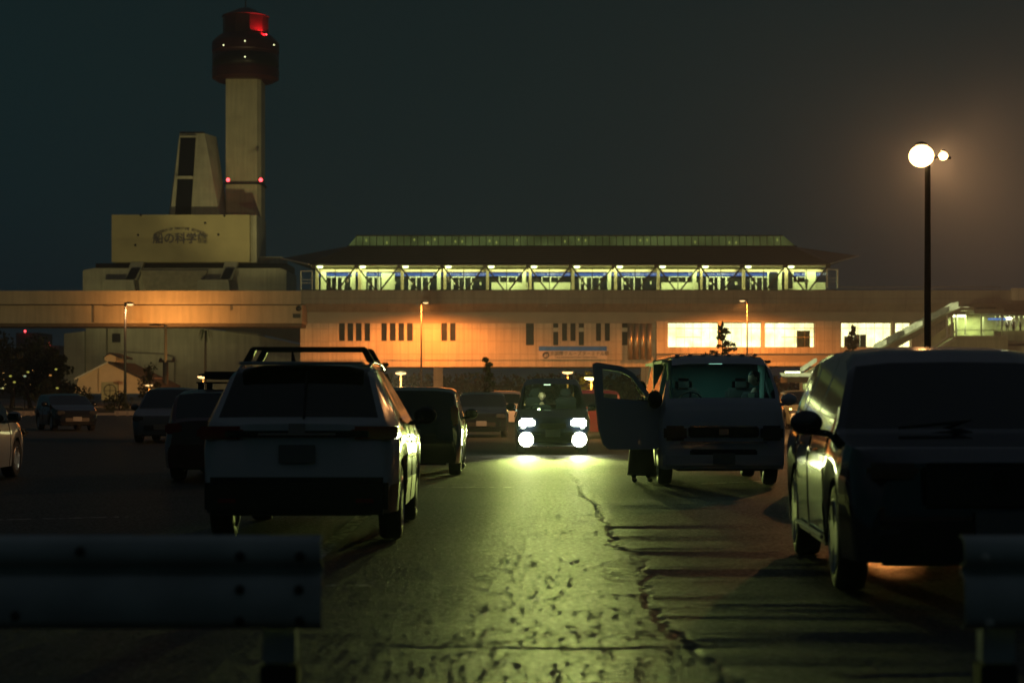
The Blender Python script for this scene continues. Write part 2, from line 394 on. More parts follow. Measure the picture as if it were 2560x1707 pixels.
# lit rooms box
lit = [(1669,1795,805,868),(1803,1903,805,868),(1911,2036,805,868),(2101,2228,803,868),(2236,2276,803,868)]
wall_with_holes('wall', 1640.5, 2600, 808, 884, lit, clad, -.6, .5, st)
srect(MB(), 1640.5, 2600, 884.3, 905, -.3, .3).build('beam', band_m, st)
srect(MB(), 1640.5, 2600, 905.3, 915, -.7, .3).build('fascia', clad, st)
room = glow('lit_room', (1.0, .90, .42), 2.8, .4, .7)
for a, b, y0, y1 in lit:
    wn = srect(MB(), a, b, y0, y1, .7, .8).build('window', room, st)
    srect(MB(), a, b, y0, y1, -.2, -.17).build('pane', glass('clear_glass', (.95, .97, .93)), wn)
    mb = MB()
    for x in (a, b): srect(mb, x-.7, x+.7, y0, y1, -.3, -.1)
    for y in (y0, y1): srect(mb, a, b, y-.5, y+.5, -.3, -.1)
    n = max(2, int((b-a)/21))
    for k in range(1, n): srect(mb, a+(b-a)*k/n-.18, a+(b-a)*k/n+.18, y0, y1, -.28, -.12)
    srect(mb, a, b, 820.5, 821.3, -.28, -.12)
    if a in (1669, 1911):
        xa, xb = (a+20, a+84) if a == 1669 else (a+42, b)
        for y in (821, 843): srect(mb, xa, xb, y-.7, y+.7, -.29, -.11)
    mb.build('window_frame', mat('window_frame_brown', (.5, .4, .2), .5), wn)
srect(MB(), 1993, 2026, 826, 868, .25, .6).build('cabinet', mat('cabinet_tan', (.30, .22, .12), .6), st)
srect(MB(), 2112, 2134, 840, 868, .25, .6).build('cabinet', mat('cabinet_grey', (.12, .12, .09), .6), st)
mb = MB(); srect(mb, 2136, 2150, 836, 868, .2, .55); srect(mb, 2151.5, 2166, 836, 868, .2, .55); mb.build('cabinet', mat('cabinet_blue', (.08, .10, .14), .5), st)
# body volume behind, floor slab, soffit
MB().box(sx(751), sx(1640), SD+.6, SD+15, sz(917), sz(780)).build('core', mat('soffit_grey', (.2, .19, .17), .8), st)
MB().box(sx(1640), sx(2600), SD+.85, SD+15, sz(915), sz(780)).build('core', mat('soffit_grey', (.2,.19,.17), .8), st)
# deck band, sloping inwards towards its foot
mb = MB()
a = [(0, 725.5), (-1.0, 727), (-1.0, 760), (-.2, 779.7), (3, 779.7), (3, 725.5)]
mb.hull([(sx(755), SD+d, sz(y)) for d, y in a], [(sx(2600), SD+d, sz(y)) for d, y in a]); mb.build('deck', clad2, st)
mb = MB()
for k in range(13): x = 829+k*107.5; mb.box(sx(x)-.035, sx(x)+.035, SD-1.06, SD-1.0, sz(768), sz(755))
mb.build('drain_spout', grey_metal, st)
srect(MB(), 2095, 2500, 717, 719, -.3, -.15).build('handrail', grey_metal, st)
srect(MB(), 2522, 2600, 722, 752, -1.5, -1.05).build('wall_panel', clad, st)
# platform hall: floor, back wall, screens, truss, lamps
MB().box(sx(755), sx(2092), SD+.2, SD+14, sz(726), sz(725)).build('platform_floor', concrete, st)
MB().box(sx(775), sx(2070), SD+13.6, SD+14, sz(725), sz(664)).build('back_wall', mat('hall_dark_glazing', (.13, .18, .13), .15, coat=.5, var=.4, vs=.6), st)
MB().box(sx(775), sx(2072), SD+.4, SD+14, sz(664.0), sz(661.5)).build('ceiling', mat('ceiling_cream', (.6, .6, .45), .7), st)
cream = mat('cream_panel', (.70, .72, .55), .5, var=.06)
blue = mat('line_blue', (.02, .06, .28), .4, emit=(.03, .10, .5), es=.55)
srect(MB(), 784, 2065, 662.5, 670.5, 3.2, 3.4).build('ceiling_edge', mat('ceiling_edge_cream', (.40, .42, .22), .6), st)
srect(MB(), 784, 2065, 671, 677, 2.2, 2.9).build('lintel', mat('lintel_brown', (.36, .28, .2), .6), st)
sb = srect(MB(), 790, 2062, 678, 687, 2.7, 2.85).build('sign_band', blue, st)
white_em = glow('sign_white', (.9, 1, .8), 1.0)
for k in range(12):
    x = 884+k*107.5-(20 if k % 2 else -15)
    text('東京国際クルーズターミナル', .33, (sx(x), SD+2.68, sz(682.5)), white_em, sb, 'sign_lettering', sx=.8)
for k in range(12):                       # one bay of screens per truss panel
    x0 = 784+k*107.5; kind = 'door' if k % 3 != 2 else 'panel'
    if k in (4, 5, 8): kind = 'panel'
    elif k == 2: kind = 'door'
    if kind == 'panel':
        srect(MB(), x0+14, x0+106, 703, 724.6, 2.7, 2.9).build('screen_wall', cream, st)
        mb = MB()
        for q in (.32, .52, .72): srect(mb, x0+107*q-1.4, x0+107*q+1.4, 687, 703, 2.75, 2.9)
        srect(mb, x0+38, x0+84, 688, 690, 2.72, 2.9); mb.build('screen_frame', frame_w, st)
    else:
        mb = MB()
        for q in (.22, .36, .50, .66): srect(mb, x0+107*(q+.06*(random.random()-.5))-1-random.random()*2, x0+107*q+1.6, 688, 724.6, 2.7, 2.95)
        srect(mb, x0+24, x0+80, 688, 690.5, 2.68, 2.95); mb.build('screen_frame', frame_w, st)
        mb = MB()
        for q in (.25, .66, .86): srect(mb, x0+107*q, x0+107*q+random.uniform(3, 6), 700+random.random()*3, 707+random.random()*3, 2.4, 2.6)
        mb.build('notice_board', cream, st)
    mb = MB(); mb.box(sx(x0+1), sx(x0+8), SD+1.6, SD+2.2, sz(724.8), sz(667)); mb.build('pillar', mat('pillar_tan', (.62, .50, .33), .5), st)
    if k % 2 == 0: srect(MB(), x0+92, x0+101, 676, 724.8, 2.0, 2.6).build('pillar', cream, st)
for xa, xb, y0, y1 in ((798, 811, 677, 724.5), (872, 884, 690, 715), (896, 912, 676, 724.5), (951, 984, 680, 722), (2020, 2046, 677, 724.5), (1925, 1930, 676, 724.5), (1985, 1990, 676, 724.5)):
    srect(MB(), xa, xb, y0, y1, 2.2, 2.35).build('lit_panel', cream, st)
srect(MB(), 1928, 1988, 680, 720, 2.1, 2.2).build('lift_door', wing, st)
lamp_y = glow('fluorescent_tube', FLUO, 5)
mb = MB()
for k in range(13):
    for q in (14,):
        x = 784+k*107.5+q
        if x < 2060: mb.ball((sx(x), SD+.9, sz(666)), .30, (1.4, .8, .6), 10, 6)
mb.build('ceiling_lamp', lamp_y, st)
tr_m = mat('truss_steel', (.07, .07, .055), .45, .4)
tr = MB(); nodes = [784+k*107.2 for k in range(13)]
for i, x in enumerate(nodes):
    tr.cbox((sx(x), SD+.1, sz(665)), (.55, .3, .5))
    if i < 12:
        m_ = (x+nodes[i+1])/2
        tr.bar((sx(x), SD+.1, sz(664)), (sx(m_-5), SD+.1, sz(727)), .19); tr.bar((sx(nodes[i+1]), SD+.1, sz(664)), (sx(m_+5), SD+.1, sz(727)), .19)
        tr.bar((sx(m_), SD+.3, sz(726)), (sx(m_), SD+.3, sz(672)), .09)
    if i % 3 == 0 and 0 < i < 12: tr.bar((sx(x), SD-.1, sz(738)), (sx(x), SD-.1, sz(664)), .14)
tr.bar((sx(752), SD+.1, sz(725.3)), (sx(2092), SD+.1, sz(725.3)), .12)
tr.build('truss', tr_m, st)
srect(MB(), 782, 2072, 666, 724, .38, .40).build('glazing', glass('clear_glass'), st)
for x0, x1, y0, y1 in ((751, 782, 677, 724), (2066, 2095, 673, 720)):
    mb = MB()
    for x in (x0+1.3, x1-1.3): srect(mb, x-1.3, x+1.3, y0, y1, -.2, .1)
    srect(mb, x0, x1, y0, y0+2, -.21, .1); mb.build('end_frame', frame_w, st)
    for y in (y0+22, y0+30): srect(MB(), x0+3, x1-3, y, y+1.2, -.1, 0).build('end_rail', frame_w, st)
# roof: hexagonal hipped slab with rising prow ends
zE = sz(662.5); zT = sz(607); dep = 15
ring = [(sx(775), SD-1.2, zE), (sx(2073), SD-1.2, sz(661)), (PX(2147, SD+8), SD+8, PZ(640, SD+8)), (sx(2073), SD+dep+2, sz(661)), (sx(775), SD+dep+2, zE), (PX(704, SD+8), SD+8, PZ(646, SD+8))]
top = [(PX(878, SD+5), SD+5, zT), (PX(1975, SD+5), SD+5, zT), (PX(2002, SD+8), SD+8, zT), (PX(1975, SD+11), SD+11, zT), (PX(878, SD+11), SD+11, zT), (PX(850, SD+8), SD+8, zT)]
rf = MB().hull(ring, top).build('roof', roof_m, st)
mb = MB()
for k in range(1, 9):                      # standing lap ribs across the roof face
    q = k/9; a = Vector(ring[0]).lerp(Vector(top[0]), q); b = Vector(ring[1]).lerp(Vector(top[1]), q)
    mb.bar(a+Vector((0, -.02, .02)), b+Vector((0, -.02, .02)), .05)
mb.build('roof_rib', mat('roof_rib', (.05, .035, .03), .28, .6), rf)
mb = MB()
mb.bar(ring[5], ring[0], .16); mb.bar(ring[2], ring[1], .16); mb.build('eave_trim', frame_w, rf)
# skylight
zS0, zS1 = sz(608), sz(578)
sky_in = glow('skylight_glow', (.42, .58, .17), .11, .5, .35)
A = [(PX(868, SD+6.5), SD+6.5, zS0), (PX(1992, SD+6.5), SD+6.5, zS0), (PX(1992, SD+9.5), SD+9.5, zS0), (PX(868, SD+9.5), SD+9.5, zS0)]
B = [(PX(892, SD+6.9), SD+6.9, zS1), (PX(1958, SD+6.9), SD+6.9, zS1), (PX(1958, SD+9.1), SD+9.1, zS1), (PX(892, SD+9.1), SD+9.1, zS1)]
sk = MB().hull(A, B).build('skylight', sky_in, st)
mb = MB(); n = 62
for k in range(n+1):
    x = 890+(1952-890)*k/n; mb.bar((PX(x, SD+6.5), SD+6.42, zS0), (PX(x, SD+6.5), SD+6.80, zS1), .085)
mb.bar((PX(868, SD+6.5), SD+6.4, zS0+.1), (PX(1992, SD+6.5), SD+6.4, zS0+.1), .2)
mb.bar((PX(890, SD+6.5), SD+6.85, zS1), (PX(1958, SD+6.5), SD+6.85, zS1), .16)
mb.build('glazing_bar', dark_metal, sk)
mb = MB()
for k in range(n):
    if random.random() < .34:
        x = 890+(1952-890)*(k+.5)/n; mb.ball((PX(x, SD+6.5), SD+6.58, sz(random.uniform(588, 598))), .13, (1, .3, 1.5), 8, 6)
mb.build('skylight_lamp', glow('skylight_lamp', (.6, .7, .15), .32), sk)
for x in (1092, 1620): MB().box(sx(x)-.6, sx(x)+.6, SD+4, SD+5.2, 0, sz(917)).build('column', clad, st)
MB().box(sx(2028), sx(2062), SD+.2, SD+3, 0, sz(915)).build('column', clad, st)
for k in range(6):
    area((sx(890+k*215), SD+1.5, sz(668)), (0, 0, 0), 9.5, 1.6, 640, FLUO, 'hall_light', st)
# tiny passengers on the platform are made further down (needs person builder)

# blue and white station name board
sg = empty('station_sign', (sx(1432), SD-.1, sz(898)), 'station name board with blue stripe over white, on the orange-lit wall', 'sign')
srect(MB(), 1347, 1517, 877.2, 898, -.2, -.05).build('board', mat('sign_board', (.62, .60, .58), .5, var=.05), sg)
srect(MB(), 1347, 1517, 866, 877, -.21, -.05).build('stripe', mat('sign_stripe', (.01, .15, .8), .4), sg)
ink = mat('sign_ink', (.05, .04, .05), .6)
text('東京国際クルーズターミナル駅', .58, (sx(1443), SD-.22, sz(884.5)), ink, sg, 'station_name')
text('Tokyo International Cruise Terminal Station', .30, (sx(1440), SD-.22, sz(892.8)), ink, sg, 'station_name')
em_ = MB().lathe([(.42, 0), (.42, .03)], (sx(1364.5), SD-.24, sz(888)), 28, 'Y').build('emblem', mat('emblem_navy', (.01, .015, .05), .5), sg)
mb = MB(); c = Vector((sx(1364.5), SD-.26, sz(888)))
mb.prism([c+Vector(p) for p in ((-.3, 0, -.12), (-.1, 0, .12), (.02, 0, .22), (.08, 0, -.05), (.1, 0, -.25), (-.25, 0, -.25))], (0, .02, 0))
mb.prism([c+Vector(p) for p in ((.14, 0, -.25), (.12, 0, .12), (.2, 0, .22), (.26, 0, .1), (.24, 0, -.22))], (0, .02, 0))
mb.build('emblem_mark', mat('emblem_pale', (.5, .5, .52), .5), em_)

# ------------------------------------------------------------------ viaduct on the left
VD = 234.0
via = empty('viaduct', (PX(300, VD), VD, 0), 'long pale concrete elevated railway viaduct running into the left end of the station', 'viaduct')
def vq(x0, x1, y0, y1, d0, d1, mb): return mb.box(PX(x0, VD), PX(x1, VD), VD+d0, VD+d1, PZ(y1, VD), PZ(y0, VD))
vcon = panel_mat('viaduct_concrete', (.46, .41, .31), 15.0, 8.0, .8, line=.8, mortar=.003)
vq(-900, 753, 727.5, 761, -.5, -.2, MB()).build('parapet', vcon, via)
vq(-900, 755, 762, 808, .1, 7, MB()).build('girder', vcon, via)
vq(-900, 754, 761, 763.3, -.15, 7.2, MB()).build('slab_edge', dark_metal, via)
vq(-900, 752, 808.4, 816, .7, 6.5, MB()).build('bottom_flange', mat('flange_dark', (.12, .10, .08), .8), via)
mb = MB(); vq(232, 236, 764, 806, -.05, .05, mb); vq(575, 578, 764, 776, -.1, .05, mb); vq(265, 284, 762, 766, -.2, .05, mb); mb.build('drain_pipe', mat('pipe_brown', (.2, .17, .12), .6), via)
for x in (-260, -700): MB().box(PX(x, VD)-1.5, PX(x, VD)+1.5, VD+1, VD+6, 0, PZ(816, VD)).build('pier', vcon, via)
mb = MB(); mb.cbox((PX(743, VD), VD-.4, PZ(790, VD)), (.9, .5, .5)); mb.ball((PX(748, VD), VD-.6, PZ(772, VD)), .35); mb.build('bearing_bracket', dark_metal, via)

# ------------------------------------------------------------------ maritime museum (ship shaped) and its tower
MD = 345.0
def m3(x, y, d=0): return Vector((PX(x, MD), MD+d, PZ(y, MD)))
mu = empty('ship_museum', (PX(430, MD), MD, 0), 'white museum built like a ship, with name block and slotted funnel', 'museum')
def mq(x0, x1, y0, y1, d0, d1, mb=None): return (mb or MB()).box(PX(x0, MD), PX(x1, MD), MD+d0, MD+d1, PZ(y1, MD), PZ(y0, MD))
board = mat('museum_board', (.62, .56, .30), .8, var=.10, vs=.25, bump=.15, bs=2)
nb = MB().prism([m3(279, 537), m3(624, 537), m3(624, 655), m3(279, 655)], (0, 14, 0)).build('name_block', board, mu)
mq(624.8, 640, 537, 655, .8, 14).build('side_block', museum_w, mu)
ik = mat('museum_lettering', (.16, .15, .17), .7, var=.2)
text('船の科学館', 2.05, m3(451, 598, -.12), ik, nb, 'name_lettering', depth=.06, off=.025)
t_ = 'MUSEUM OF MARITIME SCIENCE'
mb_objs = []
for i, ch in enumerate(t_):
    if ch == ' ': continue
    u = (i-(len(t_)-1)/2)/((len(t_)-1)/2); px = 451+u*57; py = 572+11*u*u
    mb_objs.append(text(ch, .62, (0, 0, 0), ik, None, 'tmp', depth=.05))
    o = mb_objs[-1]; o.data.transform(Matrix.Rotation(u*.36, 4, 'Y')); o.data.transform(Matrix.Translation(m3(px, py, -.1)))
bm = bmesh.new()
for o in mb_objs:
    bm.from_mesh(o.data); bpy.data.objects.remove(o)
x_ = MB(); x_.b.free(); x_.b = bm; x_.build('arched_lettering', ik, nb)
mb = MB()
for x, y in ((352, 538), (561, 540), (345, 588), (546, 587), (338, 613), (513, 558)): mb.ball(m3(x, y, -.05), .22, u=8, v=6)
mb.build('wall_lamp_bracket', dark_metal, nb)
# funnel
fb = [m3(420, 537, 2), m3(545, 537, 2), m3(553, 537, 9), m3(398, 537, 9)]
ft = [m3(442, 328, 3), m3(505, 328, 3), m3(524, 328, 8), m3(430, 328, 8)]
fu = MB().hull(fb, ft).build('funnel', museum_w, mu)
MB().prism([m3(445, 339, 2.75), m3(483, 339, 2.75), m3(472.5, 537, 1.8), m3(433, 537, 1.8)], (0, .6, 0)).build('funnel_slot', wing, fu)
MB().bar(m3(437.5, 441, 2.0), m3(479, 441, 2.0), .5).build('slot_bar', museum_w, fu); MB().bar(m3(443, 337, 2.6), m3(485, 337, 2.6), .3).build('slot_lintel', museum_w, fu)
mb = MB(); mb.bar(m3(442, 326, 3), m3(505, 326, 3), .25); mb.build('top_rail', dark_metal, fu)
# tower
tw = empty('lighthouse_tower', (PX(612, MD), MD+10, 0), 'tall pale square observation tower topped by a dark red lantern house', 'tower')
TC = Vector((PX(614, MD+10), MD+10, 0)); tz = lambda y: PZ(y, MD+10)
hw = 43/F*(MD+10)
MB().prism([TC+Vector(p) for p in ((-hw, -hw, 0), (hw*.80, -hw, 0), (hw, -hw*.7, 0), (hw, hw, 0), (-hw, hw, 0))], (0, 0, tz(183))).build('shaft', panel_mat('tower_white', (.60, .58, .40), 60, 2.0, .8, line=.95), tw)
MB().box(TC.x-hw-.35, TC.x+hw+.35, TC.y-hw-.4, TC.y+hw+.4, tz(466), tz(462)).build('gallery', dark_metal, tw)
redm = mat('lantern_red', (.05, .006, .008), .45, var=.3, vs=.5)
hd = MB().lathe([(5.4, tz(205)), (6.3, tz(198)), (6.35, tz(178)), (6.2, tz(175)), (6.2, tz(135)), (6.35, tz(132)), (6.35, tz(112)), (6.1, tz(106)), (5.0, tz(92)), (4.35, tz(90))], TC, 20).build('lantern_house', redm, tw, smooth=30)
MB().lathe([(6.28, tz(172)), (6.28, tz(142))], TC, 20).build('window_band', wing, hd)
MB().lathe([(4.3, tz(90)), (4.3, tz(45)), (4.6, tz(43)), (3.4, tz(36)), (1.8, tz(26)), (1.0, tz(22))], TC, 10).build('upper_lantern', redm, tw, smooth=25)
MB().tube(TC+Vector((0, 0, tz(22))), TC+Vector((0, 0, tz(-20))), .14, .05).build('mast', dark_metal, tw)
for x, y in ((570, 450), (652, 450)):
    MB().ball((PX(x, MD), MD, PZ(y, MD)), .34).build('warning_light', glow('red_beacon', (1, .06, .07), 6), tw)
for x, y in ((551.8, 113.5), (606, 103), (679, 113), (606, 143)):
    MB().ball((PX(x, MD), MD+3.3, PZ(y, MD+3.3)), .11).build('small_lamp', glow('small_lamp', (.95, 1, .5), 3), tw)
MB().ball((PX(664.5, MD+7), MD+7.0, PZ(88, MD+7)), .22).build('warning_light', glow('red_beacon', (1, .06, .07), 6), tw)
spot((PX(660, MD+6), MD+6.2, PZ(87, MD+6)), (PX(640, MD+8), MD+8.5, PZ(66, MD+8)), 2600, (1, .04, .05), 130, .5, .1, 'beacon_light', tw)
# decks of the ship
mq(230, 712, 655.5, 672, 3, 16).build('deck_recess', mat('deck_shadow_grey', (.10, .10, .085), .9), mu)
dk = MB(); dk.prism([m3(207, 676), m3(232, 670.5), m3(700, 670.5), m3(716, 676), m3(716, 740), m3(207, 740)], (0, 16, 0)); dk.build('upper_deck', museum_w, mu)
for x, dx in ((265, 36), (500, 35)):         # slanting stair towers with dark slots
    s_ = MB().prism([m3(x, 701, -2.2), m3(x+75, 701, -2.2), m3(x+80, 740, -2.2), m3(x-4, 740, -2.2)], (0, 2.0, 0)).build('stair_landing', museum_w, mu)
    MB().prism([m3(x+53, 701, -1.9), m3(x+62, 655, -.1), m3(x+95, 655, -.1), m3(x+83, 701, -1.9)], (0, 1.6, 0)).build('stair_tower', museum_w, mu)
    MB().prism([m3(x+55, 699, -2.1), m3(x+66, 671, -1.0), m3(x+88, 671, -1.0), m3(x+78, 699, -2.1)], (0, .3, 0)).build('stair_slot', wing, mu)
MB().prism([m3(352, 676, -.5), m3(520, 676, -.5), m3(500, 725, -.5), m3(365, 725, -.5)], (0, .4, 0)).build('sunken_panel', mat('panel_shade', (.40, .38, .27), .8), mu)
mq(640, 700, 638, 655, 4, 12).build('rear_deckhouse', museum_w, mu)
# hull seen below the viaduct
MB().prism([m3(160, 834), m3(211, 828), m3(211, 985), m3(160, 985)], (0, 10, 0)).build('hull', museum_w, mu)
MB().prism([m3(211.5, 818, 1), m3(262, 812, 1), m3(262, 985, 1), m3(211.5, 985, 1)], (0, 10, 0)).build('hull', museum_w, mu)
MB().prism([m3(262.5, 812, 2.4), m3(297, 812, 2.4), m3(312, 900, 2.4), m3(262.5, 900, 2.4)], (0, 8, 0)).build('hull', museum_w, mu)
mq(274, 298, 833, 855, 2.1, 2.3).build('porthole', wing, mu)
pts = [m3(297, 812, 1.5), m3(440, 812, 1.5), m3(640, 838, 1.5), m3(752, 862, 1.5), m3(800, 875, 1.5), m3(800, 985, 1.5), m3(297, 985, 1.5)]
MB().prism(pts, (0, 9, 0)).build('hull', museum_w, mu)
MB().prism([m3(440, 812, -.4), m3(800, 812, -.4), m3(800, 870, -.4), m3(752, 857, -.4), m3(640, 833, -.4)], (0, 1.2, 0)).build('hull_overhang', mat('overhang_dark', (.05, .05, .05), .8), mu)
MB().prism([m3(297, 881, .2), m3(405, 886, .2), m3(430, 893, .2), m3(434, 905, .2), m3(434, 985, .2), m3(297, 985, .2)], (0, 1.2, 0)).build('low_annex', museum_w, mu)

# small gabled house
HD = 215.0
def h3(x, y, d=0): return Vector((PX(x, HD), HD+d, PZ(y, HD)))
ho = empty('gabled_house', (PX(285, HD), HD, 0), 'small cream gabled house with dark roof and a square panel bearing a round cross', 'house')
cream_w = mat('cream_wall', (.62, .48, .32), .8, var=.1, vs=.6)
MB().prism([h3(182, 983), h3(196, 950), h3(196, 942), h3(272, 906), h3(360, 945), h3(360, 983)], (0, 14, 0)).build('wall', cream_w, ho)
rf_ = MB()
rf_.prism([h3(186, 946, -.4), h3(272, 903, -.4), h3(272, 906.5, -.4), h3(188, 950, -.4)], (0, 15, 0))
rf_.build('verge', frame_w, ho)
MB().prism([h3(272, 903, -.4), h3(395, 962, -.4), h3(395, 968, -.4), h3(272, 908, -.4)], (0, 15, 0)).build('roof', mat('house_roof', (.03, .028, .03), .7), ho)
MB().prism([h3(263, 902, -.3), h3(263, 893, -.3), h3(276, 883, -.3), h3(290, 890, -.3), h3(290, 905, -.3)], (0, 5, 0)).build('ridge_turret', cream_w, ho)
MB().prism([h3(260, 894, -.6), h3(276, 881, -.6), h3(308, 893, -.6), h3(308, 897, -.6), h3(276, 885, -.6)], (0, 6, 0)).build('turret_roof', mat('house_roof', (.03, .028, .03), .7), ho)
pn = MB().box(PX(254, HD), PX(297, HD), HD-.12, HD-.02, PZ(1000, HD), PZ(955, HD)).build('door_panel', mat('door_olive', (.34, .33, .20), .7), ho)
mb = MB(); cc = h3(276, 976, -.2); r_ = 15/F*HD
for k in range(28):
    a0, a1 = 2*PI*k/28, 2*PI*(k+1)/28
    mb.bar(cc+Vector((math.cos(a0)*r_, 0, math.sin(a0)*r_)), cc+Vector((math.cos(a1)*r_, 0, math.sin(a1)*r_)), .07)
mb.bar(cc-Vector((r_, 0, 0)), cc+Vector((r_, 0, 0)), .05); mb.bar(cc-Vector((0, 0, r_)), cc+Vector((0, 0, r_)), .05)
mb.build('round_cross', dark_metal, pn)
MB().box(PX(245, HD), PX(248, HD), HD-.1, HD-.02, PZ(980, HD), PZ(915, HD)).build('downpipe', mat('pipe_tan', (.4, .3, .18), .7), ho)

# ------------------------------------------------------------------ right hand stair canopy and glazed landing
LD = 228.0
def l3(x, y, d=0): return Vector((PX(x, LD), LD+d, PZ(y, LD)))
def lq(x0, x1, y0, y1, d0, d1, mb=None): return (mb or MB()).box(PX(x0, LD), PX(x1, LD), LD+d0, LD+d1, PZ(y1, LD), PZ(y0, LD))
ld = empty('stair_building', (PX(2440, LD), LD, 0), 'covered stair with sloping glazed canopy climbing to a lit glass landing', 'stair')
conc2 = panel_mat('stair_concrete', (.42, .43, .30), 3.0, 2.0, .8, line=.8)
MB().prism([l3(2330, 878), l3(2390, 841), l3(2520, 841), l3(2520, 985), l3(2200, 985), l3(2200, 960)], (0, 4, 0)).build('stair_wall', conc2, ld)
MB().prism([l3(2196, 876, -.3), l3(2400, 768.5, -.3), l3(2434, 768.5, -.3), l3(2434, 776, -.3), l3(2404, 776, -.3), l3(2225, 878, -.3)], (0, 4.6, 0)).build('canopy_beam', mat('canopy_beam', (.30, .29, .20), .6), ld)
for k in range(9):
    t0, t1 = k/9+.014, (k+1)/9-.014; a = l3(2196, 871, -.2).lerp(l3(2398, 764, -.2), t0); b = l3(2196, 871, -.2).lerp(l3(2398, 764, -.2), t1)
    up = Vector((0, 0, .55)); col_ = glow('canopy_pane_bright', (.75, .8, .35), .60, .3) if k in (0, 3, 4, 8) else glow('canopy_pane_dim', (.45, .45, .2), .18, .4)
    MB().hull([a, b, b+up, a+up*.85], [p+Vector((0, 4.2, 0)) for p in (a, b, b+up, a+up*.85)]).build('canopy_pane', col_, ld)
for x0, x1 in ((2386, 2404), (2407, 2425)):
    MB().hull([l3(x0, 773, -.2), l3(x1, 773, -.2), l3(x1-3, 767, -.2), l3(x0+3, 767, -.2)], [p+Vector((0, 4, 0)) for p in (l3(x0, 773, -.2), l3(x1, 773, -.2), l3(x1-3, 767, -.2), l3(x0+3, 767, -.2))]).build('canopy_pane', glow('canopy_pane_bright', (.75, .8, .35), .6), ld)
lq(2434, 2508, 773, 784, -.4, 4.2).build('landing_roof', mat('landing_roof', (.18, .18, .13), .6), ld)
lq(2445, 2492, 768, 773, .5, 3).build('roof_unit', dark_metal, ld)
lq(2385, 2520, 839, 841.5, -.1, 4).build('landing_floor', concrete, ld)
lq(2385, 2506, 785, 839, 4.0, 4.2).build('landing_back_wall', mat('landing_wall', (.62, .64, .40), .6, var=.2, vs=.8), ld)
mb = MB()
for x in (2390, 2453, 2505): lq(x-1.2, x+1.2, 785, 840, -.1, .1, mb)
lq(2390, 2505, 824.5, 826, -.12, .12, mb); mb.build('landing_frame', mat('landing_frame', (.30, .32, .22), .5), ld)
lq(2391, 2504, 786, 839, .0, .02).build('landing_glazing', glass('clear_glass'), ld)
mb = MB()
for x in (2404, 2425, 2470): lq(x, x+3, 790, 838, 2.5, 2.7, mb)
for y in (813, 819): lq(2410, 2500, y, y+1, 2.3, 2.4, mb)
mb.build('inner_rail', frame_w, ld)
mb = MB(); lq(2383, 2420, 786, 792, 1, 1.3, mb); mb.build('tube_lamp', glow('landing_tube', (.95, 1, .55), 4), ld)
area((PX(2430, LD), LD+2, PZ(788, LD)), (0, 0, 0), 4, 2, 260, FLUO, 'landing_light', ld)
mb = MB(); mb.bar(l3(2332, 868, -.2), l3(2390, 826, -.2), .16); mb.bar(l3(2332, 880, -.2), l3(2390, 841, -.2), .10); mb.bar(l3(2345, 874, -.15), l3(2388, 848, -.15), .1); mb.build('handrail', frame_w, ld)
MB().prism([l3(2240, 905), l3(2385, 805), l3(2385, 838), l3(2330, 876), l3(2260, 915)], (0, .2, 0)).build('stair_cladding', mat('stair_cladding', (.50, .50, .32), .7, var=.2, vs=.8), ld)
for x in (2318, 2366, 2378): MB().bar(l3(x, 862 if x < 2330 else 842, -.3), l3(x, 815 if x < 2330 else 788, -.3), .22).build('canopy_post', frame_w, ld)
# pedestrian bridge beyond
br = empty('footbridge', (PX(2600, LD), LD+3, 0), 'lit footbridge with arched ribs and solid parapet leaving the frame at right', 'footbridge')
lq(2522, 2760, 824, 851, 3, 3.3).build('parapet', conc2, br)
lq(2525, 2760, 857, 863, 3.2, 6).build('beam_gap', dark_metal, br)
lq(2522, 2760, 863.3, 985, 3, 6).build('support_wall', conc2, br)
mb = MB()
for k in range(12):
    x = 2512+k*12
    prev = None
    for q in range(7):
        p = l3(x, 822, 3+q*.8)+Vector((0, 0, 1.9*math.sin(PI*(q+.8)/7.6)))
        if prev is not None: mb.bar(prev, p, .10)
        prev = p
    mb.bar(l3(x, 824, 4), l3(x, 787, 4), .12)
mb.build('roof_rib', frame_w, br)
lq(2508, 2760, 783, 785, 3, 7).build('roof', mat('bridge_roof', (.20, .2, .15), .6), br)
lq(2522, 2760, 786, 822, 8, 8.2).build('far_screen', mat('landing_wall', (.6, .6, .4), .6), br)
area((PX(2560, LD), LD+5, PZ(787, LD)), (0, 0, 0), 6, 1.5, 180, FLUO, 'bridge_light', br)
MB().ball((PX(2541, LD), LD+3.4, PZ(793, LD)), .25, (1.8, 1, .8)).build('bulkhead_lamp', glow('landing_tube', (.95, 1, .55), 4), br)
lq(2484, 2530, 793, 798, 2.6, 2.75).build('blue_sign', glow('blue_sign', (.15, .35, .9), .7, .3, 2), br)
